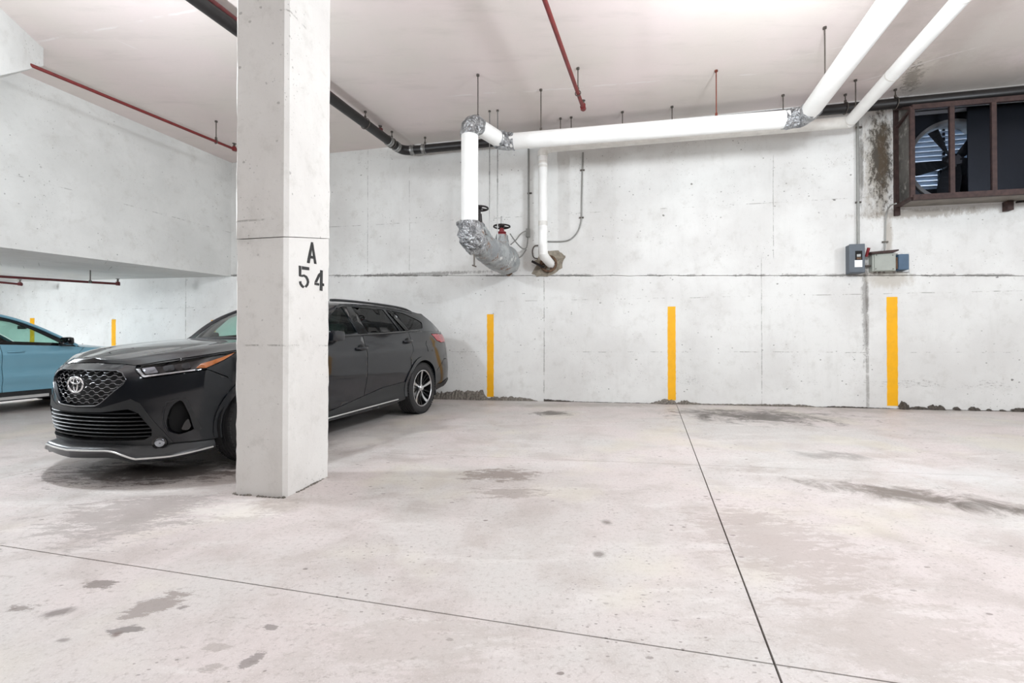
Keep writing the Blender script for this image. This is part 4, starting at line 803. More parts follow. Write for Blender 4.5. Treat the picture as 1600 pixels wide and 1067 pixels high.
# ================================================================ CARS
def lerp_tab(t, x):
    if x <= t[0][0]: return t[0][1]
    for (a, b), (c, d) in zip(t, t[1:]):
        if x <= c: return b + (d - b) * (x - a) / (c - a)
    return t[-1][1]
def smooth_tab(t, n=8):
    out = []; P = [t[0]] + list(t) + [t[-1]]
    for i in range(1, len(P) - 2):
        p0, p1, p2, p3 = P[i - 1], P[i], P[i + 1], P[i + 2]
        for k in range(n):
            u = k / n; out.append(tuple(.5 * ((2 * p1[j]) + (-p0[j] + p2[j]) * u + (2 * p0[j] - 5 * p1[j] + 4 * p2[j] - p3[j]) * u * u + (-p0[j] + 3 * p1[j] - 3 * p2[j] + p3[j]) * u ** 3) for j in range(2)))
    out.append(t[-1]); return out
class Shell:
    """body skin: t = arc length round the plan outline from the nose centre, z = height"""
    def __init__(s, plan, fz_, sz, rz, sf, sr, zt):
        P = smooth_tab(plan); s.P = P; S = [0]
        for a, b in zip(P, P[1:]): S.append(S[-1] + math.hypot(b[0] - a[0], b[1] - a[1]))
        s.S = S; s.L = S[-1]; s.f, s.s_, s.r = smooth_tab(fz_), smooth_tab(sz), smooth_tab(rz); s.sf = sf; s.sr = sr; s.zt = smooth_tab(zt)
    def base(s, t):
        t = max(0, min(s.L, t)); i = min(max(bisect.bisect(s.S, t) - 1, 0), len(s.P) - 2)
        u = (t - s.S[i]) / (s.S[i + 1] - s.S[i]); a, b = s.P[i], s.P[i + 1]; return a[0] + (b[0] - a[0]) * u, a[1] + (b[1] - a[1]) * u
    def pt(s, t, z, out=0.0):
        sg = -1 if t < 0 else 1; t = abs(t); x, y = s.base(t); e = .04; a = s.base(t - e); b = s.base(t + e); dx, dy = b[0] - a[0], b[1] - a[1]
        if t < e: dx, dy = dx * t / e, abs(dy) + 1e-6
        if s.L - t < e: dx = dx * (s.L - t) / e
        l = math.hypot(dx, dy) or 1; nx, ny = -dy / l, dx / l
        f = max(0, min(1, (t - s.sf[0]) / (s.sf[1] - s.sf[0]))); f = f * f * (3 - 2 * f)
        r = max(0, min(1, (t - s.sr[0]) / (s.sr[1] - s.sr[0]))); r = r * r * (3 - 2 * r)
        d = (1 - f) * lerp_tab(s.f, z) + f * (1 - r) * lerp_tab(s.s_, z) + r * lerp_tab(s.r, z) - out
        return Vector((x - nx * d, sg * (max(0, y - ny * d) if y > 0 else 0.0), z))
    def top(s, t): return lerp_tab(s.zt, abs(t))
def inpoly(p, poly):
    x, y = p; c = False; j = len(poly) - 1
    for i in range(len(poly)):
        (xi, yi), (xj, yj) = poly[i], poly[j]
        if (yi > y) != (yj > y) and x < (xj - xi) * (y - yi) / (yj - yi) + xi: c = not c
        j = i
    return c
def densify(poly, st):
    out = []
    for i in range(len(poly)):
        a, b = poly[i], poly[(i + 1) % len(poly)]; k = max(1, int(math.hypot(b[0] - a[0], b[1] - a[1]) / st))
        for j in range(k): out.append((a[0] + (b[0] - a[0]) * j / k, a[1] + (b[1] - a[1]) * j / k))
    return out
def tri2d(outer, holes=(), st=.04):
    loops = [densify(outer, st)] + [densify(h, st) for h in holes]; V = []; E = []
    for lp in loops:
        b = len(V); V += lp; E += [(b + i, b + (i + 1) % len(lp)) for i in range(len(lp))]
    xs = [p[0] for p in outer]; ys = [p[1] for p in outer]
    def near(p, d):
        for lp in loops:
            for q in lp:
                if abs(q[0] - p[0]) < d and abs(q[1] - p[1]) < d: return True
        return False
    nx = int((max(xs) - min(xs)) / st); ny = int((max(ys) - min(ys)) / st)
    for i in range(1, nx + 1):
        for j in range(1, ny + 1):
            p = (min(xs) + i * st, min(ys) + j * st)
            if inpoly(p, outer) and not any(inpoly(p, h) for h in holes) and not near(p, st * .4): V.append(p)
    r = delaunay_2d_cdt([Vector(v) for v in V], E, [], 0, 1e-5); vo, fo = r[0], r[2]; Fs = []
    for f in fo:
        c = sum((vo[i] for i in f), Vector((0, 0))) / len(f)
        if inpoly(c, outer) and not any(inpoly(c, h) for h in holes):
            a = sum(vo[f[i]].x * vo[f[(i + 1) % len(f)]].y - vo[f[(i + 1) % len(f)]].x * vo[f[i]].y for i in range(len(f)))
            Fs.append(tuple(f) if a > 0 else tuple(reversed(f)))
    return [tuple(v) for v in vo], Fs
def skin(name, fn, outer, mat, par, holes=(), out=0.0, depth=.014, st=.04, lab=None, sides=(1,)):
    """patch cut from a surface: fn(u, v, out) -> local point; edges return inwards so panels have thickness"""
    V2, Fs = tri2d(outer, holes, st); obs = []
    cnt = {}
    for f in Fs:
        for i in range(len(f)): cnt[(f[i], f[(i + 1) % len(f)])] = 1
    rim = [e for e in cnt if (e[1], e[0]) not in cnt]
    for sg in sides:
        P = [fn(u, v, out) for u, v in V2]; V = list(P); G = [tuple(reversed(f)) for f in Fs]
        b = len(V); idx = {}
        for a, c in rim:
            for q in (a, c):
                if q not in idx: idx[q] = len(V); V.append(P[q].copy()); V.append(fn(V2[q][0], V2[q][1], out - depth))
        for a, c in rim: G.append((idx[a], idx[c], idx[c] + 1, idx[a] + 1))
        if sg < 0: V = [Vector((v.x, -v.y, v.z)) for v in V]; G = [tuple(reversed(f)) for f in G]
        o = mesh(name, V, G, M[mat], par, True, True); obs.append(o)
        if lab: o['label'] = lab
    return obs if len(obs) > 1 else obs[0]
def sym(h): return list(h) + [(-a, b) for a, b in reversed(h) if a > 1e-6]
def rndpoly(poly, r=.02, n=3):
    """round the corners of a polygon"""
    out = []; m = len(poly)
    for i in range(m):
        p = Vector(poly[i]); a = Vector(poly[i - 1]); b = Vector(poly[(i + 1) % m]); ra = min(r, (a - p).length * .45); rb = min(r, (b - p).length * .45)
        p0 = p + (a - p).normalized() * ra; p2 = p + (b - p).normalized() * rb
        for k in range(n + 1): u = k / n; q = p0 * (1 - u) ** 2 + p * 2 * u * (1 - u) + p2 * u * u; out.append((q.x, q.y))
    return out
def arcp(cx, cz, r, a0, a1, n=18): return [(cx + r * math.cos(math.radians(a0 + (a1 - a0) * i / n)), cz + r * math.sin(math.radians(a0 + (a1 - a0) * i / n))) for i in range(n + 1)]
def lmesh(mb, name, mat, par, sides=(1,), sm=50, lab=None):
    for sg in sides:
        V = mb.V if sg > 0 else [Vector((v.x, -v.y, v.z)) for v in mb.V]; Fs = mb.F if sg > 0 else [tuple(reversed(f)) for f in mb.F]
        o = mesh(name, V, Fs, M[mat], par, False, True); autosmooth(o, sm)
        if lab: o['label'] = lab
    return o
def wheel(par, x, y, R, r, wd, sg, rot=0.0, sil='alloy'):
    """sg = side (+1/-1); axis along y, outer face at |y|"""
    c = Vector((x, sg * (y - wd), R)); ax = Vector((0, sg, 0)); root = None
    m = MB(); prof_ = [(r * .99, .02), (r * 1.02, 0.0), (R * .86, -.004), (R * .95, .012), (R * .985, .03)]
    k = 4; w0, w1 = .035, wd - .035
    for i in range(k):
        a = w0 + (w1 - w0) * i / k; b = w0 + (w1 - w0) * (i + 1) / k; prof_ += [(R, a + .004), (R, b - .008), (R - .009, b - .006), (R - .009, b + .002)]
    prof_ += [(R, w1 + .004), (R * .985, wd - .02), (R * .95, wd - .008), (R * .9, wd + .004), (R * .82, wd + .006), (r * 1.06, wd + .0), (r * 1.0, wd - .012)]
    m.lathe(prof_, c, ax, 72)
    for i in range(60):                                             # shoulder blocks
        a = 2 * math.pi * i / 60; d = Vector((math.cos(a), 0, math.sin(a))); tg = Vector((-math.sin(a), 0, math.cos(a)))
        m.box(c + d * (R * .985 + .001) + ax * (wd - .02), d * .006, tg * .013, ax * .016); m.box(c + d * (R * .985 + .001) + ax * .02, d * .006, tg * .013, ax * .016)
    t_ = lmesh(m, 'tyre', 'tyre', par)
    m = MB(); m.lathe([(r * .99, wd - .01), (r * 1.01, wd - .004), (r * .975, wd - .002), (r * .95, wd - .012)], c, ax, 64); lmesh(m, 'rim_lip', sil, t_)
    m = MB(); m.lathe([(r * .95, wd - .012), (r * .93, wd - .03), (r * .9, .03), (r * .99, .02)], c, ax, 48); m.lathe([(0, wd - .14), (r * .9, wd - .14)], c, ax, 32); lmesh(m, 'wheel_barrel', 'alloy_dark', t_)
    m = MB(); m.lathe([(0, wd - .075), (r * .55, wd - .075), (r * .55, wd - .09), (0, wd - .09)], c, ax, 32); lmesh(m, 'brake_disc', 'steel', t_)
    def spoke(a, w0_, w1_, twist, mat, nm, hz):
        m = MB(); V = []; n_ = 8
        for j in range(n_ + 1):
            u = j / n_; rr = r * (.12 + .85 * u); aa = a + twist * u * u; d = Vector((math.cos(aa), 0, math.sin(aa))); tg = Vector((-math.sin(aa), 0, math.cos(aa))); wv = (w0_ + (w1_ - w0_) * u ** 1.6); h = wd - .012 - .028 * (1 - u) ** .6 * hz - .01 * math.sin(u * math.pi)
            for q, hh in ((-1, -.03), (-1, 0), (1, 0), (1, -.03)): V.append(c + d * rr + tg * wv * q + ax * (h + hh))
        Fs = [(4 * i + j, 4 * i + (j + 1) % 4, 4 * i + 4 + (j + 1) % 4, 4 * i + 4 + j) for i in range(n_) for j in range(4)] + [(0, 3, 2, 1), tuple(4 * n_ + q for q in (0, 1, 2, 3))]
        m.add(V, Fs); lmesh(m, nm, mat, t_, sm=30)
    for i in range(5):
        a = math.radians(rot + 72 * i); spoke(a, .012, .024, .14, sil, 'spoke', 1)
        spoke(a + .10, .010, .010, .16, 'alloy_dark', 'spoke_backing', 1.3); spoke(a + math.radians(27), .008, .013, .02, 'alloy_dark', 'dark_spoke', 1.4); spoke(a + math.radians(45), .008, .013, -.02, 'alloy_dark', 'dark_spoke', 1.4)
    m = MB(); m.lathe([(r * .2, wd - .06), (r * .19, wd - .03), (r * .13, wd - .02), (r * .12, wd - .012), (0, wd - .01)], c, ax, 28); lmesh(m, 'centre_cap', sil, t_)
    return t_
def well(par, x, R, y1, y0, sides=(1, -1)):
    m = MB(); pts = arcp(x, .385, R, -18, 198, 24); n_ = len(pts); V = [Vector((a, y1, b)) for a, b in pts] + [Vector((a, y0, b)) for a, b in pts] + [Vector((x, y0, .35))]
    m.add(V, [(i, i + 1, n_ + i + 1, n_ + i) for i in range(n_ - 1)] + [(n_ + i, n_ + i + 1, 2 * n_) for i in range(n_ - 1)]); lmesh(m, 'wheel_liner', 'black', par, sides)
def loft(rows, name, mat, par, sides=(1,), thick=0, lab=None):
    m = MB(); k = len(rows[0]); m.add([v for r in rows for v in r], [(j * k + i, j * k + i + 1, (j + 1) * k + i + 1, (j + 1) * k + i) for j in range(len(rows) - 1) for i in range(k - 1)]); return lmesh(m, name, mat, par, sides, 80, lab)

M['grille_gloss'] = simple('grey_gloss_trim', srgb(96, 98, 102), .2, .7, .5, var=.05)
# ---------------------------------------------------------------- black three-row car
TH = math.radians(19)
def car_matrix(d, o2):
    d = Vector((d[0], d[1], 0)); n_ = Vector((-d.y, d.x, 0)); d.z = K * (d.x * SP + d.y * CP); n_.z = K * (n_.x * SP + n_.y * CP); z_ = d.cross(n_).normalized(); d.normalize(); n_ = z_.cross(d)
    return Matrix(((d.x, n_.x, z_.x, o2[0]), (d.y, n_.y, z_.y, o2[1]), (d.z, n_.z, z_.z, floor_z(*o2)), (0, 0, 0, 1)))
ox = -3.533 + .05 * math.cos(TH); oy = 3.706 - .05 * math.sin(TH)
CAR = empty('family_car', (0, 0, 0), 'glossy black family car parked nose out behind the column, with a honeycomb front grille', 'car'); CAR.matrix_basis = car_matrix((math.sin(TH), math.cos(TH)), (ox, oy))
SH = Shell([(0, 0), (.006, .13), (.022, .26), (.05, .39), (.095, .51), (.17, .63), (.28, .75), (.42, .85), (.6, .915), (.83, .95), (1.1, .96), (2, .96), (3, .96), (3.9, .96), (4.3, .95), (4.62, .92), (4.84, .85), (4.97, .68), (5.02, .4), (5.03, .15), (5.03, 0)],
           [(.2, .10), (.3, .05), (.42, .01), (.52, 0), (.62, .01), (.75, .02), (.85, .04), (.9, .07), (.95, .13), (1.0, .22), (1.1, .4)],
           [(.2, .08), (.3, .04), (.4, .045), (.5, .04), (.6, .018), (.7, .002), (.82, .0), (.92, .0), (1.0, .008), (1.04, .03), (1.1, .045), (1.15, .06), (1.3, .11)],
           [(.2, .12), (.3, .1), (.4, .02), (.55, 0), (.7, .0), (1.0, .03), (1.15, .07), (1.3, .15)], (.35, 1.25), (4.6, 5.3),
           [(0, .958), (.33, .952), (.51, .942), (.69, .967), (.94, 1.002), (1.25, 1.045), (1.6, 1.08), (2.0, 1.11), (2.5, 1.145), (3.0, 1.175), (3.6, 1.20), (4.3, 1.235), (4.8, 1.255), (5.4, 1.26), (6.4, 1.26)])
AXF, AXR = 1.575, 4.43                                            # arc-length positions of the wheel centres (x + .595)
S = SH.pt; so = SH.base(2.595)[0] - 2.0
t_of = lambda x: x + (2.595 - SH.base(2.595)[0])
AXF, AXR = t_of(.98), t_of(3.83)
grille = sym([(0, .905), (.35, .903), (.42, .885), (.472, .835), (.455, .80), (.26, .645), (.22, .628), (0, .618)])
grille = [(a, b) for a, b in grille]
scoop = rndpoly([(.785, .60), (.83, .65), (.865, .66), (.90, .57), (.955, .41), (.84, .375), (.765, .41), (.755, .50)], .03)
frame_in = sym([(0, .575), (.29, .58), (.50, .605), (.575, .57), (.66, .44), (.655, .385), (.60, .355), (0, .345)])
frame_out_h = [(0, .602), (.27, .612), (.44, .66), (.515, .682), (.585, .648), (.69, .48), (.80, .315)]
bump_h = [(0, .955), (.33, .949), (.50, .938), (.512, .908), (.60, .838), (.95, .878), (1.045, .893), (1.19, .82), (1.285, .745)] + [(AXF + .478 * math.cos(math.radians(a)), .385 + .478 * math.sin(math.radians(a))) for a in (135, 145, 155, 165, 175, 183)] + [(1.115, .31)] + list(reversed(frame_out_h))
bump_poly = bump_h[:-1] + [(0, .602)] + [(-a, b) for a, b in reversed(bump_h[:-1]) if a > 0]
bump_poly = [p for i, p in enumerate(bump_poly) if i == 0 or math.hypot(p[0] - bump_poly[i - 1][0], p[1] - bump_poly[i - 1][1]) > 1e-4]
skin('bumper_cover', S, bump_poly, 'paint_black', CAR, [grille, scoop, [(-a, b) for a, b in reversed(scoop)]], 0, .05, .03)
# hexagonal grille
GR = skin('grille', lambda u, v, o: S(u, v, o - .075), [(a * 1.03, .765 + (b - .765) * 1.05) for a, b in grille], 'black', CAR, st=.05)
def along(poly, out=0.0): return [S(a, b, out) for a, b in densify(poly, .02)]
m = MB(); m.tube(along(grille, .001), .0045, 6, closed=True); lmesh(m, 'grille_surround', 'grille_gloss', GR)
nr = 9
for i in range(nr):
    zc_ = .648 + (.888 - .648) * i / (nr - 1); seg_ = []; m = MB()
    for j in range(-200, 201):
        t = j * .0025; ph = (t / .098 + (.5 if i % 2 else 0)) % 1.0; q = abs(ph * 2 - 1); z = zc_ + .0068 * (min(1, max(-1, (q - .5) * 5)))
        if inpoly((t, z), grille): seg_.append(S(t, z, -.02))
        else:
            if len(seg_) > 3: m.tube(seg_, .0038, 5)
            seg_ = []
    if len(seg_) > 3: m.tube(seg_, .0038, 5)
    if m.V: lmesh(m, 'grille_bar', 'grille_gloss', GR)
# chrome oval emblem made of three rings
EM = MB(); ec = Vector(S(0, .79, .012))
def ell(a, b, cz_, r, nn=36, cy=0): return [ec + Vector((0, a * math.cos(q) + cy, b * math.sin(q) + cz_)) for q in [2 * math.pi * i / nn for i in range(nn)]]
EM.tube(ell(.092, .060, 0, 0), .0095, 8, closed=True); EM.tube(ell(.058, .022, .031, 0), .0075, 8, closed=True); EM.tube(ell(.026, .056, 0, 0), .0075, 8, closed=True)
tag(lmesh(EM, 'front_emblem', 'chrome', CAR), 'chrome oval emblem of three interlocking rings')
m = MB(); m.lathe([(0, -.006), (.05, -.006)], ec, Vector((-1, 0, 0)), 24)
# lower grille and its dark frame
LG = skin('lower_grille', lambda u, v, o: S(u, v, o - .09), frame_in, 'black', CAR, st=.06)
for i in range(7):
    z = .565 - i * .031; hw = lerp_tab([(.34, .585), (.385, .65), (.44, .655), (.52, .605), (.57, .55), (.6, .3)], z); N = 30; rows = [[], [], [], []]
    for j in range(N + 1):
        t = -hw + 2 * hw * j / N; zz = z - .012 * (1 - (t / hw) ** 2) * .0
        for k_, (o_, dz) in enumerate(((-.075, .004), (-.012, .008), (-.008, .0), (-.075, -.006))): rows[k_].append(S(t, zz + dz, o_))
    loft(rows, 'grille_slat', 'plastic', LG)
fo = [(a, b) for a, b in frame_out_h] + [(.74, .30), (.62, .30), (0, .30)]
fo = sym(fo[:-1] + [(0, .30)]); fo = frame_out_h + [(.74, .30), (0, .300)] + [(-.74, .30)] + [(-a, b) for a, b in reversed(frame_out_h) if a > 0]
skin('lower_fascia', S, fo, 'plastic', CAR, [frame_in], .004, .05, .03)
FG = []
for sg in (1, -1):
    c = Vector(S(.705, .325, .0)); c.y *= sg; nn = (Vector(S(.705, .325, .1)) - Vector(S(.705, .325, 0))).normalized(); nn.y *= sg
    m = MB(); m.lathe([(0, .005), (.03, .012), (.036, .008), (.036, -.02)], c, nn, 20); o = lmesh(m, 'fog_lamp', 'reflector', CAR)
    m = MB(); m.lathe([(.036, .012), (.05, .016), (.054, .0)], c, nn, 20); lmesh(m, 'lamp_bezel', 'gloss_black', o)
skin('side_intake', lambda u, v, o: S(u, v, o - .07 - .05 * max(0, min(1, (u - .76) / .2))), scoop, 'black', CAR, depth=.0, st=.04, sides=(1, -1))
skin('intake_lamp', S, rndpoly([(.85, .41), (.875, .47), (.905, .50), (.925, .43), (.90, .40)], .015), 'gloss_black', CAR, out=-.035, sides=(1, -1), st=.03)
skin('intake_blade', S, rndpoly([(.868, .672), (.898, .670), (1.0, .405), (.955, .398), (.94, .42), (.91, .55)], .008), 'plastic', CAR, out=.012, depth=.03, sides=(1, -1), st=.03)
m = MB(); m.tube([S(.765 + .03 * math.sin(i / 8 * 3.14) * -1, .40 + .25 * i / 8, .004) for i in range(9)] + [S(.80, .655, .004), S(.85, .672, .004)], .006, 6); lmesh(m, 'intake_edge', 'paint_black', CAR, (1, -1))
# front lip
N = 80; rows = [[] for _ in range(7)]; zl = lambda t: lerp_tab([(0, .278), (.36, .285), (.42, .275), (.56, .215), (.78, .215), (1.1, .245)], abs(t))
for j in range(N + 1):
    t = -1.1 + 2.2 * j / N; z = zl(t); e = lerp_tab([(0, .09), (.8, .06), (1.1, .012)], abs(t)); 
    th = lerp_tab([(0, .062), (.4, .055), (.56, .03), (1.1, .025)], abs(t)); tp = lerp_tab([(0, .325), (.6, .325), (.8, .32), (1.1, .315)], abs(t))
    for k_, (o_, zz) in enumerate(((-.02, tp), (e * .75, z + .03), (e, z + .012), (e, z - .004), (e - .012, z - .01), (e - .02, z - th), (-.1, z - th - .01))):
        p_ = S(t, max(.2, tp), 0); q_ = S(t, tp, o_); rows[k_].append(Vector((q_.x, q_.y, zz)))
loft(rows, 'front_lip', 'satin', CAR)
m = MB(); P_ = []
for j in range(N + 1):
    t = -1.08 + 2.16 * j / N; e = lerp_tab([(0, .09), (.8, .06), (1.1, .012)], abs(t)); q_ = S(t, .32, e + .003); P_.append(Vector((q_.x, q_.y, zl(t) + .004)))
m.tube(P_, .0075, 6); tag(lmesh(m, 'lip_trim', 'silver', CAR), 'bright silver strip edging the front lip')
# headlights
hl = [(.505, .922), (.56, .937), (.70, .953), (.93, .983), (1.17, 1.022), (1.315, 1.042), (1.17, .965), (1.03, .900), (.95, .888), (.61, .846), (.585, .853)]
for sg in (1, -1):
    H = skin('headlight', lambda u, v, o: S(u, v, o - .035), hl, 'gloss_black', CAR, st=.03, depth=.02, sides=(sg,))
    sk = lambda nm, poly, mat, out, **kw: skin(nm, S, poly, mat, H, out=out, sides=(sg,), **kw)
    sk('lens', [(a, b) for a, b in hl], 'lens', .003, depth=.01, st=.04)
    sk('amber_reflector', [(.965, .912), (1.035, .910), (1.17, .972), (1.27, 1.03), (1.19, 1.005), (1.08, .968), (1.0, .945)], 'amber', -.004, depth=.01, st=.03)
    sk('daytime_strip', [(.535, .915), (.60, .862), (.96, .902), (.955, .892), (.605, .850), (.59, .856), (.515, .915)], 'silver', -.004, depth=.02, st=.02)
    sk('lamp_bowl', rndpoly([(.56, .918), (.61, .873), (.70, .884), (.66, .93)], .01), 'reflector', -.012, depth=.02, st=.02)
    sk('lamp_bowl', rndpoly([(.72, .93), (.74, .89), (.82, .90), (.80, .945)], .02), 'plastic', -.015, depth=.02, st=.02); sk('lamp_bowl', rndpoly([(.86, .95), (.87, .905), (.93, .912), (.92, .962)], .02), 'plastic', -.015, depth=.02, st=.02)
# fenders, doors, quarters
def archpts(cx, r, a0, a1): return arcp(cx, .385, r, a0, a1, 22)
rr_ = .472
zt = lambda t: SH.top(t) - .004
fend = [(t_, zt(t_)) for t_ in (.515, .60, .69, .8, .94, 1.1, 1.25, 1.42, 1.6, 1.8, 2.0, 2.11)] + [(2.125, .34), (2.09, .30), (AXF + .46, .30)] + archpts(AXF, rr_, 0, 134) + [(1.195, .828), (1.05, .898), (1.035, .903), (1.175, .967), (1.325, 1.045), (1.17, 1.027), (.93, .988), (.70, .958), (.56, .941)]
skin('fender', S, fend, 'paint_black', CAR, sides=(1, -1), st=.04)
cl = lambda t: lerp_tab([(2.1, .315), (2.49, .352), (3.42, .50), (4.0, .53)], t)
fd = [(2.135, zt(2.135)), (2.5, zt(2.5)), (2.8, zt(2.8)), (3.053, zt(3.053)), (3.058, .9), (3.045, cl(3.045)), (2.6, cl(2.6)), (2.3, cl(2.3)), (2.135, cl(2.135))]
FD = skin('front_door', S, fd, 'paint_black', CAR, sides=(1, -1), st=.05)
rd_ = [(3.062, zt(3.062)), (3.4, zt(3.4)), (3.8, zt(3.8)), (4.14, zt(4.14)), (4.15, 1.05), (4.12, .95), (4.05, .87)] + archpts(AXR, rr_, 138, 162) + [(3.96, cl(3.96)), (3.7, cl(3.7)), (3.4, cl(3.4)), (3.053, cl(3.053)), (3.066, .9)]
RD = skin('rear_door', S, rd_, 'paint_black', CAR, sides=(1, -1), st=.05)
tl_ = [(4.83, 1.205), (5.0, 1.21), (5.5, 1.20), (5.5, 1.085), (5.1, 1.07), (4.97, 1.10)]
q_ = [(4.148, zt(4.148)), (4.4, zt(4.4)), (4.8, zt(4.8)), (5.1, zt(5.1)), (5.52, 1.25), (5.52, 1.205), (5.0, 1.216), (4.82, 1.211), (4.96, 1.096), (5.1, 1.064), (5.52, 1.08), (5.52, .80), (5.15, .80), (4.97, .70), (4.86, .615)] + archpts(AXR, rr_, 28, 136) + [(4.058, .872), (4.128, .95), (4.158, 1.05)]
QP = skin('quarter_panel', S, q_, 'paint_black', CAR, sides=(1, -1), st=.04)
skin('tail_light', S, tl_, 'redlens', CAR, out=.006, depth=.03, st=.04, sides=(1, -1), lab='dark red tail light')
rb = [(4.864, .608)] + [(4.975, .693), (5.155, .793), (5.55, .793), (SH.L, .793), (SH.L, .46), (5.3, .46), (5.05, .40)] + archpts(AXR, rr_, 3, 27)
skin('rear_bumper', S, rb, 'paint_black', CAR, sides=(1, -1), st=.05)
skin('rear_valance', S, [(4.90, .40), (5.05, .395), (5.3, .455), (SH.L, .455), (SH.L, .32), (5.2, .32), (4.95, .30)], 'plastic', CAR, out=.012, sides=(1, -1), st=.06)
skin('tailgate', S, [(5.53, 1.25), (SH.L, 1.25), (SH.L, .80), (5.53, .80)], 'paint_black', CAR, sides=(1, -1), st=.06)
# sill cladding with silver strip
cd = [(2.1, .312), (2.49, .348), (3.42, .496), (3.95, .524)] + archpts(AXR, rr_, 164, 190) + [(3.95, .27), (3.4, .235), (2.2, .225), (2.1, .24)]
skin('sill_cladding', S, cd, 'plastic', CAR, out=.008, depth=.04, sides=(1, -1), st=.05)
m = MB(); m.tube([S(t, lerp_tab([(2.1, .262), (3.75, .300)], t), .018) for t in [2.1 + 1.66 * i / 16 for i in range(17)]], .008, 6); lmesh(m, 'sill_trim', 'silver', CAR, (1, -1), lab='bright silver sill strip')
# flares
for cx in (AXF, AXR):
    pts = arcp(cx, .385, .425, -14 if cx == AXR else -8, 190, 30); pts = pts + list(reversed(arcp(cx, .385, .486, -10 if cx == AXR else -6, 188, 30))); skin('arch_flare', S, pts, 'paint_black', CAR, out=.014, depth=.05, sides=(1, -1), st=.035)
# door handles, fuel flap, gaps
for sg in (1, -1):
    for (t, z, dr) in ((2.965, 1.023, FD), (4.045, 1.098, RD)):
        par_ = dr[0] if sg == 1 else dr[1]
        m = MB(); P = [S(t - .105 + .21 * i / 8, z + .004 * i / 8, .006 + .034 * math.sin(math.pi * i / 8) ** .5) for i in range(9)]
        m.tube([Vector((p.x, p.y * sg, p.z)) for p in P], [.012, .017, .018, .018, .018, .018, .018, .017, .012], 10); lmesh(m, 'door_handle', 'paint_black', par_)
        m = MB(); c = S(t, z, -.0); c.y *= sg; m.lathe([(.0, 0.004), (.045, .004), (.05, 0)], c, Vector((0, sg, 0)), 20); lmesh(m, 'handle_cup', 'black', par_)
skin('fuel_flap', S, rndpoly([(4.56, .93), (4.54, 1.04), (4.60, 1.11), (4.72, 1.11), (4.80, 1.0), (4.76, .94)], .03), 'paint_black', CAR, out=.005, depth=.006, sides=(-1,), st=.04)
# wheels
xF, xR = .98, 3.83
for x in (xF, xR):
    for sg in (1, -1): wheel(CAR, x, .945, .385, .272, .235, sg, 8 if sg < 0 else 20)
    well(CAR, x, .445, .90, .50)
m = MB(); m.bbox((2.45, 0, .36), (2.15, 0, 0), (0, .55, 0), (0, 0, .12), .03); lmesh(m, 'underbody', 'black', CAR)
m = MB(); m.bbox((2.4, 0, .33), (.95, 0, 0), (0, .86, 0), (0, 0, .09), .03); lmesh(m, 'floor_pan', 'black', CAR)
m = MB(); m.bbox((4.31, -.80, .34), (.012, 0, 0), (0, .10, 0), (0, 0, .12), .005); lmesh(m, 'mud_flap', 'plastic', CAR, (1, -1))
# hood
rows = []; nT = 46; t1 = t_of(1.52)
hc = smooth_tab([(0, .958), (.05, .975), (.12, .992), (.3, 1.03), (.6, 1.085), (1.0, 1.13), (1.4, 1.155), (1.7, 1.17)])
for i in range(nT + 1):
    t = t1 * (i / nT) ** 1.0; e = S(t, SH.top(t), .0); row = []
    for j in range(-16, 17):
        v = j / 16; x = e.x + (1 - abs(v) ** 2) * .0 - lerp_tab([(0, 0), (.9, 0), (1.52, .16)], e.x) * (1 - v * v); zc_ = max(lerp_tab(hc, x), e.z); ridge = .014 * math.exp(-((abs(v) - .72) / .13) ** 2) * min(1, e.x * 3)
        row.append(Vector((x, e.y * v * .998, e.z + .003 + (zc_ - e.z) * (1 - abs(v) ** 2.4) + ridge)))
    rows.append(row)
hood = loft(rows, 'hood', 'paint_black', CAR)
# greenhouse
zr = smooth_tab([(1.45, 1.08), (1.8, 1.305), (2.08, 1.475), (2.25, 1.555), (2.45, 1.582), (2.7, 1.592), (3.2, 1.598), (3.7, 1.58), (4.1, 1.545), (4.36, 1.50), (4.5, 1.45)])
yr = smooth_tab([(1.4, .80), (2.1, .68), (2.8, .665), (3.6, .655), (4.2, .63), (4.6, .60)])
def G(x, z, out=0.0):
    t = t_of(x); zb_ = SH.top(t); b = S(t, zb_, -.012); zrr = max(1.56 if x > 2.0 else 1.5, lerp_tab(zr, x)); u = (z - zb_) / (1.60 - zb_); y = b.y + (lerp_tab(yr, x) - b.y) * (u ** 1.12 if u > 0 else u)
    if x > 4.5: y -= (x - 4.5) * .12
    return Vector((x, y + out, z))
gb = lambda x: SH.top(t_of(x)) - .003
side_out = [(1.50, gb(1.5)), (1.65, 1.215), (1.85, 1.335), (2.08, 1.470), (2.25, 1.55), (2.45, 1.578), (2.7, 1.588), (3.2, 1.594), (3.7, 1.576), (4.1, 1.54), (4.30, 1.51), (4.52, 1.39), (4.78, 1.262), (4.6, gb(4.6)), (4.2, gb(4.2)), (3.7, gb(3.7)), (3.2, gb(3.2)), (2.6, gb(2.6)), (2.0, gb(2.0))]
w1 = rndpoly([(1.80, gb(1.8) + .035), (2.40, gb(2.4) + .04), (2.315, 1.53), (2.20, 1.505), (2.0, 1.40)], .015)
w2 = rndpoly([(2.60, gb(2.6) + .035), (3.34, gb(3.34) + .03), (3.18, 1.545), (2.50, 1.54)], .02); w2b = rndpoly([(3.38, gb(3.38) + .03), (3.50, gb(3.5) + .03), (3.30, 1.50), (3.235, 1.54)], .01)
w3 = rndpoly([(3.60, gb(3.6) + .035), (3.85, gb(3.85) + .04), (4.02, 1.29), (4.10, 1.385), (4.0, 1.43), (3.68, 1.515), (3.36, 1.54)], .03)
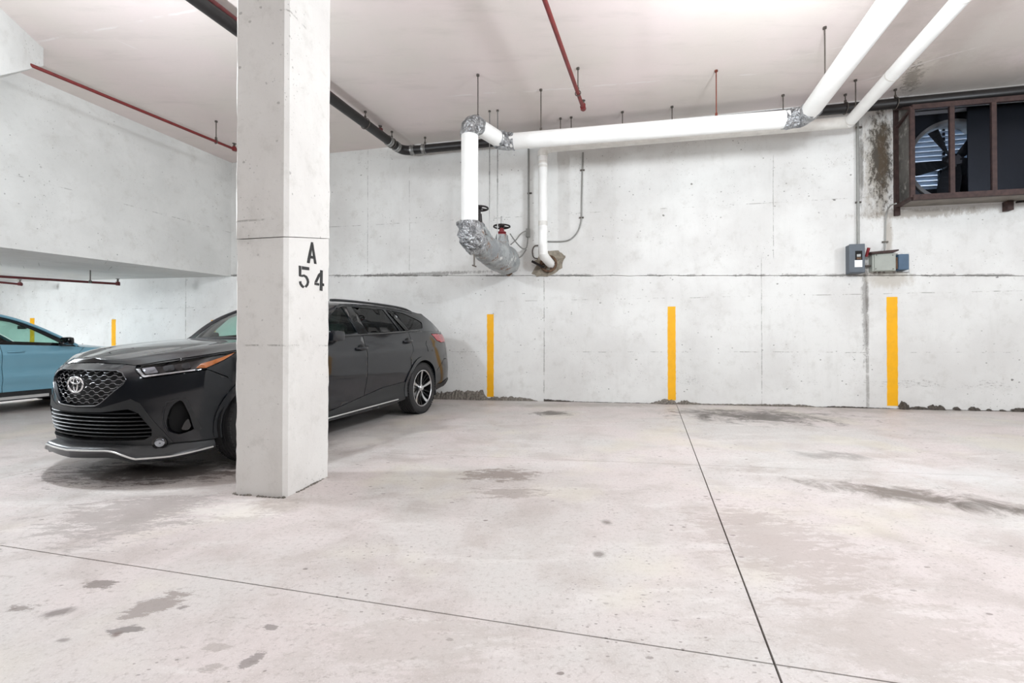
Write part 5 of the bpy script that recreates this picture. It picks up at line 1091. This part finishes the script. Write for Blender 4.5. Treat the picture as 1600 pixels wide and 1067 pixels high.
skin('cabin_side', G, side_out, 'paint_black', CAR, [w1, w2, w2b, w3], 0, .03, .04, sides=(1, -1))
for nm, wp_, mt in (('front_window', w1, 'glass_car'), ('rear_window', w2, 'glass_dark'), ('quarter_light', w2b, 'glass_dark'), ('rear_quarter_window', w3, 'glass_dark')):
    skin(nm, G, wp_, mt, CAR, out=-.008, depth=.004, st=.08, sides=(1, -1))
skin('door_pillar_trim', G, [(2.415, gb(2.41) + .02), (2.59, gb(2.6) + .02), (2.49, 1.545), (2.325, 1.54)], 'gloss_black', CAR, out=.004, depth=.006, st=.08, sides=(1, -1))
skin('door_pillar_trim', G, [(3.505, gb(3.5) + .015), (3.59, gb(3.6) + .015), (3.345, 1.55), (3.25, 1.55)], 'gloss_black', CAR, out=.004, depth=.006, st=.08, sides=(1, -1))
m = MB(); m.tube([G(x, gb(x) + .014, .006) for x in [1.75 + 2.15 * i / 14 for i in range(15)]], .008, 6); lmesh(m, 'belt_moulding', 'gloss_black', CAR, (1, -1))
m = MB(); m.tube([G(x, lerp_tab(zr, x) - .03, .004) for x in [2.2 + 1.75 * i / 14 for i in range(15)]], .007, 6); lmesh(m, 'window_moulding', 'gloss_black', CAR, (1, -1))
# roof, windscreen, rear screen
rows = []
for i in range(25):
    x = 2.12 + (4.32 - 2.12) * i / 24; z = lerp_tab(zr, x); e = G(x, z); cr_ = lerp_tab([(2.1, .03), (2.6, .055), (3.6, .055), (4.4, .04)], x); xs = lerp_tab([(2.12, -.12), (2.4, 0)], x)
    rows.append([Vector((x + xs * (1 - v * v), e.y * v, z + cr_ * (1 - abs(v) ** 2.6) - (.004 if abs(v) == 1 else 0))) for v in [j / 12 for j in range(-12, 13)]])
loft(rows, 'roof', 'paint_black', CAR)
top_row = rows[0]; bot = []
for j in range(-12, 13):
    v = j / 12; bot.append(Vector((1.52 - .24 * (1 - v * v), .80 * v, SH.top(t1) + .005 + .06 * (1 - v * v) * .5)))
rws = [[b.lerp(t_, k / 10) + Vector((-.03 * math.sin(math.pi * k / 10), 0, .03 * math.sin(math.pi * k / 10))) for b, t_ in zip(bot, top_row)] for k in range(11)]
loft(rws, 'windscreen', 'glass_car', CAR)
for sg in (-1, 1): m = MB(); m.tube([rws[k][0 if sg < 0 else -1] for k in range(11)], .03, 8); lmesh(m, 'windscreen_pillar', 'paint_black', CAR)
m = MB(); m.tube([b + Vector((-.02, 0, -.005)) for b in bot], .022, 6); lmesh(m, 'cowl', 'plastic', CAR)
tr = rows[-1]; rb_ = [S(SH.L - (SH.L - 5.5) * 1.0 * abs(j / 12) , 1.255) for j in range(-12, 13)]
rb_ = [S((SH.L - abs(j / 12) * (SH.L - 5.34)) * (1 if j >= 0 else -1), 1.255, -.02) for j in range(-12, 13)]
loft([[a.lerp(b, k / 8) for a, b in zip(tr, rb_)] for k in range(9)], 'rear_screen', 'glass_dark', CAR)
m = MB(); V = []
for j in range(-12, 13):
    v = j / 12; y = .64 * v; z = 1.545 + .04 * (1 - abs(v) ** 2.4); V += [Vector((4.05, y, z)), Vector((4.32, y, z - .008)), Vector((4.40, y, z - .04)), Vector((4.38, y, z - .07)), Vector((4.30, y, z - .06))]
m.add(V, [(j * 5 + i, (j + 1) * 5 + i, (j + 1) * 5 + (i + 1) % 5, j * 5 + (i + 1) % 5) for j in range(24) for i in range(5)] + [(0, 1, 2, 3, 4), tuple(24 * 5 + q for q in (4, 3, 2, 1, 0))]); lmesh(m, 'roof_spoiler', 'paint_black', CAR, sm=60)
zrl = smooth_tab([(1.9, 1.52), (2.05, 1.572), (2.25, 1.598), (2.7, 1.606), (3.3, 1.602), (3.75, 1.584), (3.95, 1.555), (4.05, 1.53)])
m = MB(); rp = [Vector((x, lerp_tab(yr, x) - .005, lerp_tab(zrl, x) + .01)) for x in [2.16 + 1.86 * i / 24 for i in range(25)]]
m.tube(rp, .016, 8); lmesh(m, 'roof_rail', 'plastic', CAR, (1, -1))
# mirrors
for sg in (1, -1):
    m = MB(); m.bbox((1.90, sg * .965, 1.175), (.105, 0, 0), (0, .045, 0), (0, 0, .06), .035); lmesh(m, 'door_mirror', 'paint_black', FD[0] if sg == 1 else FD[1]); m = MB(); m.bbox((1.84, sg * .92, 1.12), (.03, 0, 0), (0, .04, 0), (0, 0, .015), .01); lmesh(m, 'mirror_arm', 'plastic', FD[0] if sg == 1 else FD[1])
# cabin interior
def cabin_seat(par, x, y, z0, w_, hr=True):
    m = MB(); m.bbox((x, y, z0), (.26, 0, 0), (0, w_, 0), (0, 0, .09), .06); d = Vector((.28, 0, 1)).normalized(); m.bbox(Vector((x + .32, y, z0 + .38)), d * .33, (0, w_ * .95, 0), d.cross(Vector((0, 1, 0))) * .07, .05)
    if hr: m.bbox(Vector((x + .43, y, z0 + .80)), d * .09, (0, .13, 0), d.cross(Vector((0, 1, 0))) * .045, .035)
    lmesh(m, 'seat', 'seat', par)
for y in (-.4, .4): cabin_seat(CAR, 2.05, y, .62, .25)
for y in (-.4, .4): cabin_seat(CAR, 3.0, y, .66, .30)
m = MB(); m.bbox((1.62, 0, .95), (.22, 0, 0), (0, .78, 0), (0, 0, .12), .06); lmesh(m, 'dashboard', 'seat', CAR)
m = MB(); m.tube([Vector((1.86, -.4, .98)) + Vector((.08 * math.sin(q), .17 * math.cos(q), .16 * math.sin(q))) for q in [2 * math.pi * i / 24 for i in range(24)]], .013, 6, closed=True); lmesh(m, 'steering_wheel', 'plastic', CAR)
m = MB(); m.bbox((3.2, 0, .5), (1.5, 0, 0), (0, .78, 0), (0, 0, .05), .02); lmesh(m, 'cabin_floor', 'black', CAR)
for x in (.3,):
    m = MB(); m.bbox((.75, 0, .62), (.42, 0, 0), (0, .48, 0), (0, 0, .2), .05); lmesh(m, 'engine_bay', 'black', CAR)

# ---------------------------------------------------------------- steel blue car
TB = math.radians(18); dbv = (-math.sin(TB), -math.cos(TB)); BC = empty('compact_car', (0, 0, 0), 'steel blue compact car facing the rear wall at the left edge', 'car'); BC.matrix_basis = car_matrix(dbv, (-7.939, 9.515))
SB = Shell([(0, 0), (.005, .13), (.02, .26), (.05, .4), (.11, .53), (.2, .65), (.32, .75), (.46, .82), (.62, .865), (.85, .89), (1.1, .9), (2, .9), (3.4, .9), (3.8, .88), (4.1, .82), (4.27, .66), (4.33, .4), (4.35, .15), (4.35, 0)],
           [(.2, .08), (.3, .04), (.45, 0), (.6, 0), (.75, .02), (.85, .06), (.92, .12), (1.0, .25)],
           [(.2, .06), (.3, .03), (.42, .03), (.5, .006), (.56, .0), (.62, .012), (.72, .02), (.84, .006), (.93, .0), (.97, .012), (1.02, .04), (1.1, .07), (1.2, .1)],
           [(.2, .1), (.4, .02), (.6, 0), (.9, .04), (1.1, .12)], (.35, 1.2), (3.9, 4.6),
           [(0, .90), (.4, .89), (.6, .91), (.9, .93), (1.1, .955), (1.5, .995), (1.9, 1.03), (2.3, 1.055), (3.0, 1.085), (4.0, 1.12), (5.6, 1.12)])
B2 = SB.pt; tb = lambda x: x + (2.595 - SB.base(2.595)[0]); bt = lambda t: SB.top(t) - .004; bx = .88; bxr = 3.5
cF, cR = tb(bx), tb(bxr)
def ap(cx, r, a0, a1): return arcp(cx, .34, r, a0, a1, 18)
hb = [(0, .895), (.4, .885), (.55, .90), (.6, .80), (.95, .78), (1.02, .74)] + ap(cF, .40, 140, 185) + [(1.0, .28), (0, .26)]
skin('bumper_cover', B2, hb[:-1] + [(0, .26)] + [(-a, b) for a, b in reversed(hb[:-1]) if a > 0], 'paint_blue', BC, out=0, st=.07)
skin('headlight', B2, [(.56, .90), (.8, .915), (1.05, .93), (.96, .79), (.61, .805)], 'glass_dark', BC, sides=(1, -1), st=.06)
dx0 = tb(1.30)
skin('fender', B2, [(.56, .905), (.8, .92), (1.1, bt(1.1)), (1.4, bt(1.4)), (1.7, bt(1.7)), (dx0 - .1, bt(dx0 - .1)), (dx0 - .005, .93), (dx0 - .003, .80), (dx0 - .006, .30)] + ap(cF, .40, 0, 138) + [(1.03, .75), (.97, .785), (1.06, .935), (.8, .918)], 'paint_blue', BC, sides=(1, -1), st=.05)
dd0, dd1 = tb(1.30), tb(2.28)
BD = skin('front_door', B2, [(dd0 - .09, bt(dd0 - .09)), (dd0 + .3, bt(dd0 + .3)), (dd0 + .7, bt(dd0 + .7)), (dd1 - .004, bt(dd1)), (dd1 - .004, .34), (dd0 + .003, .34), (dd0 + .004, .8), (dd0 + .002, .93)], 'paint_blue', BC, sides=(1, -1), st=.04)
BR_ = skin('rear_door', B2, [(dd1 + .004, bt(dd1)), (dd1 + .5, bt(dd1 + .5)), (tb(3.2), bt(tb(3.2))), (tb(3.2), .75)] + ap(cR, .40, 115, 180) + [(cR - .41, .34), (dd1 + .004, .34)], 'paint_blue', BC, sides=(1, -1), st=.06)
skin('quarter_panel', B2, [(tb(3.205), bt(tb(3.2))), (4.6, 1.11), (SB.L, 1.11), (SB.L, .3), (cR + .42, .3)] + ap(cR, .40, 0, 114) + [(tb(3.205), .75)], 'paint_blue', BC, sides=(1, -1), st=.08)
skin('sill_cladding', B2, [(cF + .38, .336), (dd1, .336), (cR - .38, .336), (cR - .38, .20), (cF + .38, .20)], 'plastic', BC, out=.01, depth=.03, sides=(1, -1), st=.08)
m = MB(); P = [B2(t, .243, .02) for t in [tb(1.72) + (tb(3.0) - tb(1.72)) * i / 8 for i in range(9)]]
loft([[p + Vector((0, o_, dz)) for p in P] for o_, dz in ((-.02, .026), (.012, .022), (.014, -.022), (-.02, -.026))], 'sill_trim', 'silver', BC, (1, -1), lab='pale silver sill strip')
for x in (bx, bxr):
    for sg in (1, -1): wheel(BC, x, .885, .335, .23, .21, sg, 10)
    m = MB(); pts = arcp(x, .34, .40, -10, 190, 20); k = len(pts); m.add([Vector((a, .86, b)) for a, b in pts] + [Vector((a, .5, b)) for a, b in pts] + [Vector((x, .5, .3))], [(i, i + 1, k + i + 1, k + i) for i in range(k - 1)] + [(k + i, k + i + 1, 2 * k) for i in range(k - 1)]); lmesh(m, 'wheel_liner', 'black', BC, (1, -1))
m = MB(); m.bbox((2.1, 0, .30), (1.9, 0, 0), (0, .55, 0), (0, 0, .09), .03); m.bbox((2.2, 0, .28), (.85, 0, 0), (0, .82, 0), (0, 0, .07), .03); lmesh(m, 'underbody', 'black', BC)
rows = []; tB1 = tb(1.32); hcb = smooth_tab([(0, .90), (.1, .925), (.3, .955), (.6, 1.0), (1.0, 1.05), (1.35, 1.085)])
for i in range(31):
    t = tB1 * i / 30; e = B2(t, SB.top(t)); row = []
    for j in range(-12, 13):
        v = j / 12; x = e.x - lerp_tab([(0, 0), (.8, 0), (1.32, .16)], e.x) * (1 - v * v); zc_ = max(lerp_tab(hcb, x), e.z); row.append(Vector((x, e.y * v * .998, e.z + .003 + (zc_ - e.z) * (1 - abs(v) ** 3) + .01 * math.exp(-((abs(v) - .8) / .1) ** 2))))
    rows.append(row)
loft(rows, 'hood', 'paint_blue', BC)
zrb = smooth_tab([(1.30, 1.05), (1.5, 1.19), (1.75, 1.35), (2.0, 1.475), (2.25, 1.55), (2.6, 1.585), (3.1, 1.57), (3.6, 1.50), (3.9, 1.42)])
def GB(x, z, out=0.0):
    t = tb(x); zb_ = SB.top(t); b = B2(t, zb_, -.01); u = (z - zb_) / (1.57 - zb_); return Vector((x, b.y + (.60 - b.y) * (u ** 1.15 if u > 0 else u) + out, z))
g2 = lambda x: SB.top(tb(x)) - .003
so_ = [(1.26, g2(1.26)), (1.32, 1.075), (1.5, 1.195), (1.75, 1.355), (2.0, 1.475), (2.25, 1.548), (2.6, 1.58), (3.1, 1.565), (3.6, 1.495), (3.9, 1.40), (4.1, 1.13), (3.6, g2(3.6)), (3.0, g2(3.0)), (2.2, g2(2.2)), (1.6, g2(1.6))]
bw1 = rndpoly([(1.52, g2(1.52) + .05), (2.30, g2(2.3) + .055), (2.30, 1.475), (2.07, 1.425), (1.84, 1.315), (1.64, 1.175)], .015); bw2 = rndpoly([(2.42, g2(2.42) + .05), (3.2, g2(3.2) + .05), (3.12, 1.47), (2.42, 1.485)], .02)
skin('cabin_side', GB, so_, 'gloss_black', BC, [bw1, bw2], 0, .03, .05, sides=(1, -1))
for nm, p_ in (('front_window', bw1), ('rear_window', bw2)): skin(nm, GB, p_, 'glass_car', BC, out=-.006, depth=.004, st=.1, sides=(1, -1))
m = MB(); m.tube([GB(x, lerp_tab(zrb, x) - .008, .012) for x in [1.30 + 2.3 * i / 24 for i in range(25)]], .022, 8); lmesh(m, 'roof_side_rail', 'paint_blue', BC, (1, -1))
rows = []
for i in range(21):
    x = 1.98 + (3.9 - 1.98) * i / 20; z = lerp_tab(zrb, x); e = GB(x, z); xs = lerp_tab([(1.98, -.12), (2.3, 0)], x); rows.append([Vector((x + xs * (1 - (j / 8) ** 2), e.y * j / 8, z + .04 * (1 - abs(j / 8) ** 2.6))) for j in range(-8, 9)])
loft(rows, 'roof', 'gloss_black', BC)
bot = [Vector((1.30 - .22 * (1 - (j / 8) ** 2), .78 * j / 8, 1.06 + .02 * (1 - (j / 8) ** 2))) for j in range(-8, 9)]; loft([[a.lerp(b, k / 6) + Vector((-.03 * math.sin(math.pi * k / 6), 0, .02 * math.sin(math.pi * k / 6))) for a, b in zip(bot, rows[0])] for k in range(7)], 'windscreen', 'glass_car', BC)
loft([[a.lerp(b, k / 4) for a, b in zip(rows[-1], [Vector((4.2, .72 * j / 8, 1.12)) for j in range(-8, 9)])] for k in range(5)], 'rear_screen', 'glass_dark', BC)
for sg in (1, -1):
    pr = BD[0] if sg == 1 else BD[1]; m = MB(); m.bbox((1.52, sg * 1.0, 1.125), (.05, 0, 0), (0, .11, 0), (0, 0, .065), .04); lmesh(m, 'door_mirror', 'gloss_black', pr); m = MB(); m.bbox((1.53, sg * .90, 1.06), (.03, 0, 0), (0, .06, 0), (0, 0, .012), .008); lmesh(m, 'mirror_arm', 'plastic', pr)
    m = MB(); m.tube([Vector((p.x, p.y * sg, p.z)) for p in [B2(tb(2.02) + .2 * i / 6, .962, .004 + .03 * math.sin(math.pi * i / 6) ** .5) for i in range(7)]], .013, 8); lmesh(m, 'door_handle', 'paint_blue', pr)
m = MB(); m.tube([B2(t, .61 + (t - 1.9) * .012, .004) for t in [1.92 + 1.6 * i / 10 for i in range(11)]], .003, 4)
for y in (-.38, .38): cabin_seat(BC, 2.0, y, .5, .23)
cabin_seat(BC, 2.9, 0, .55, .6, False)
m = MB(); m.bbox((1.5, 0, .92), (.2, 0, 0), (0, .72, 0), (0, 0, .10), .05); lmesh(m, 'dashboard', 'seat', BC)
m = MB(); m.bbox((1.62, 0, 1.36), (.012, 0, 0), (0, .11, 0), (0, 0, .03), .01); lmesh(m, 'interior_mirror', 'plastic', BC)
m = MB(); m.bbox((.65, 0, .58), (.36, 0, 0), (0, .45, 0), (0, 0, .18), .05); lmesh(m, 'engine_bay', 'black', BC)
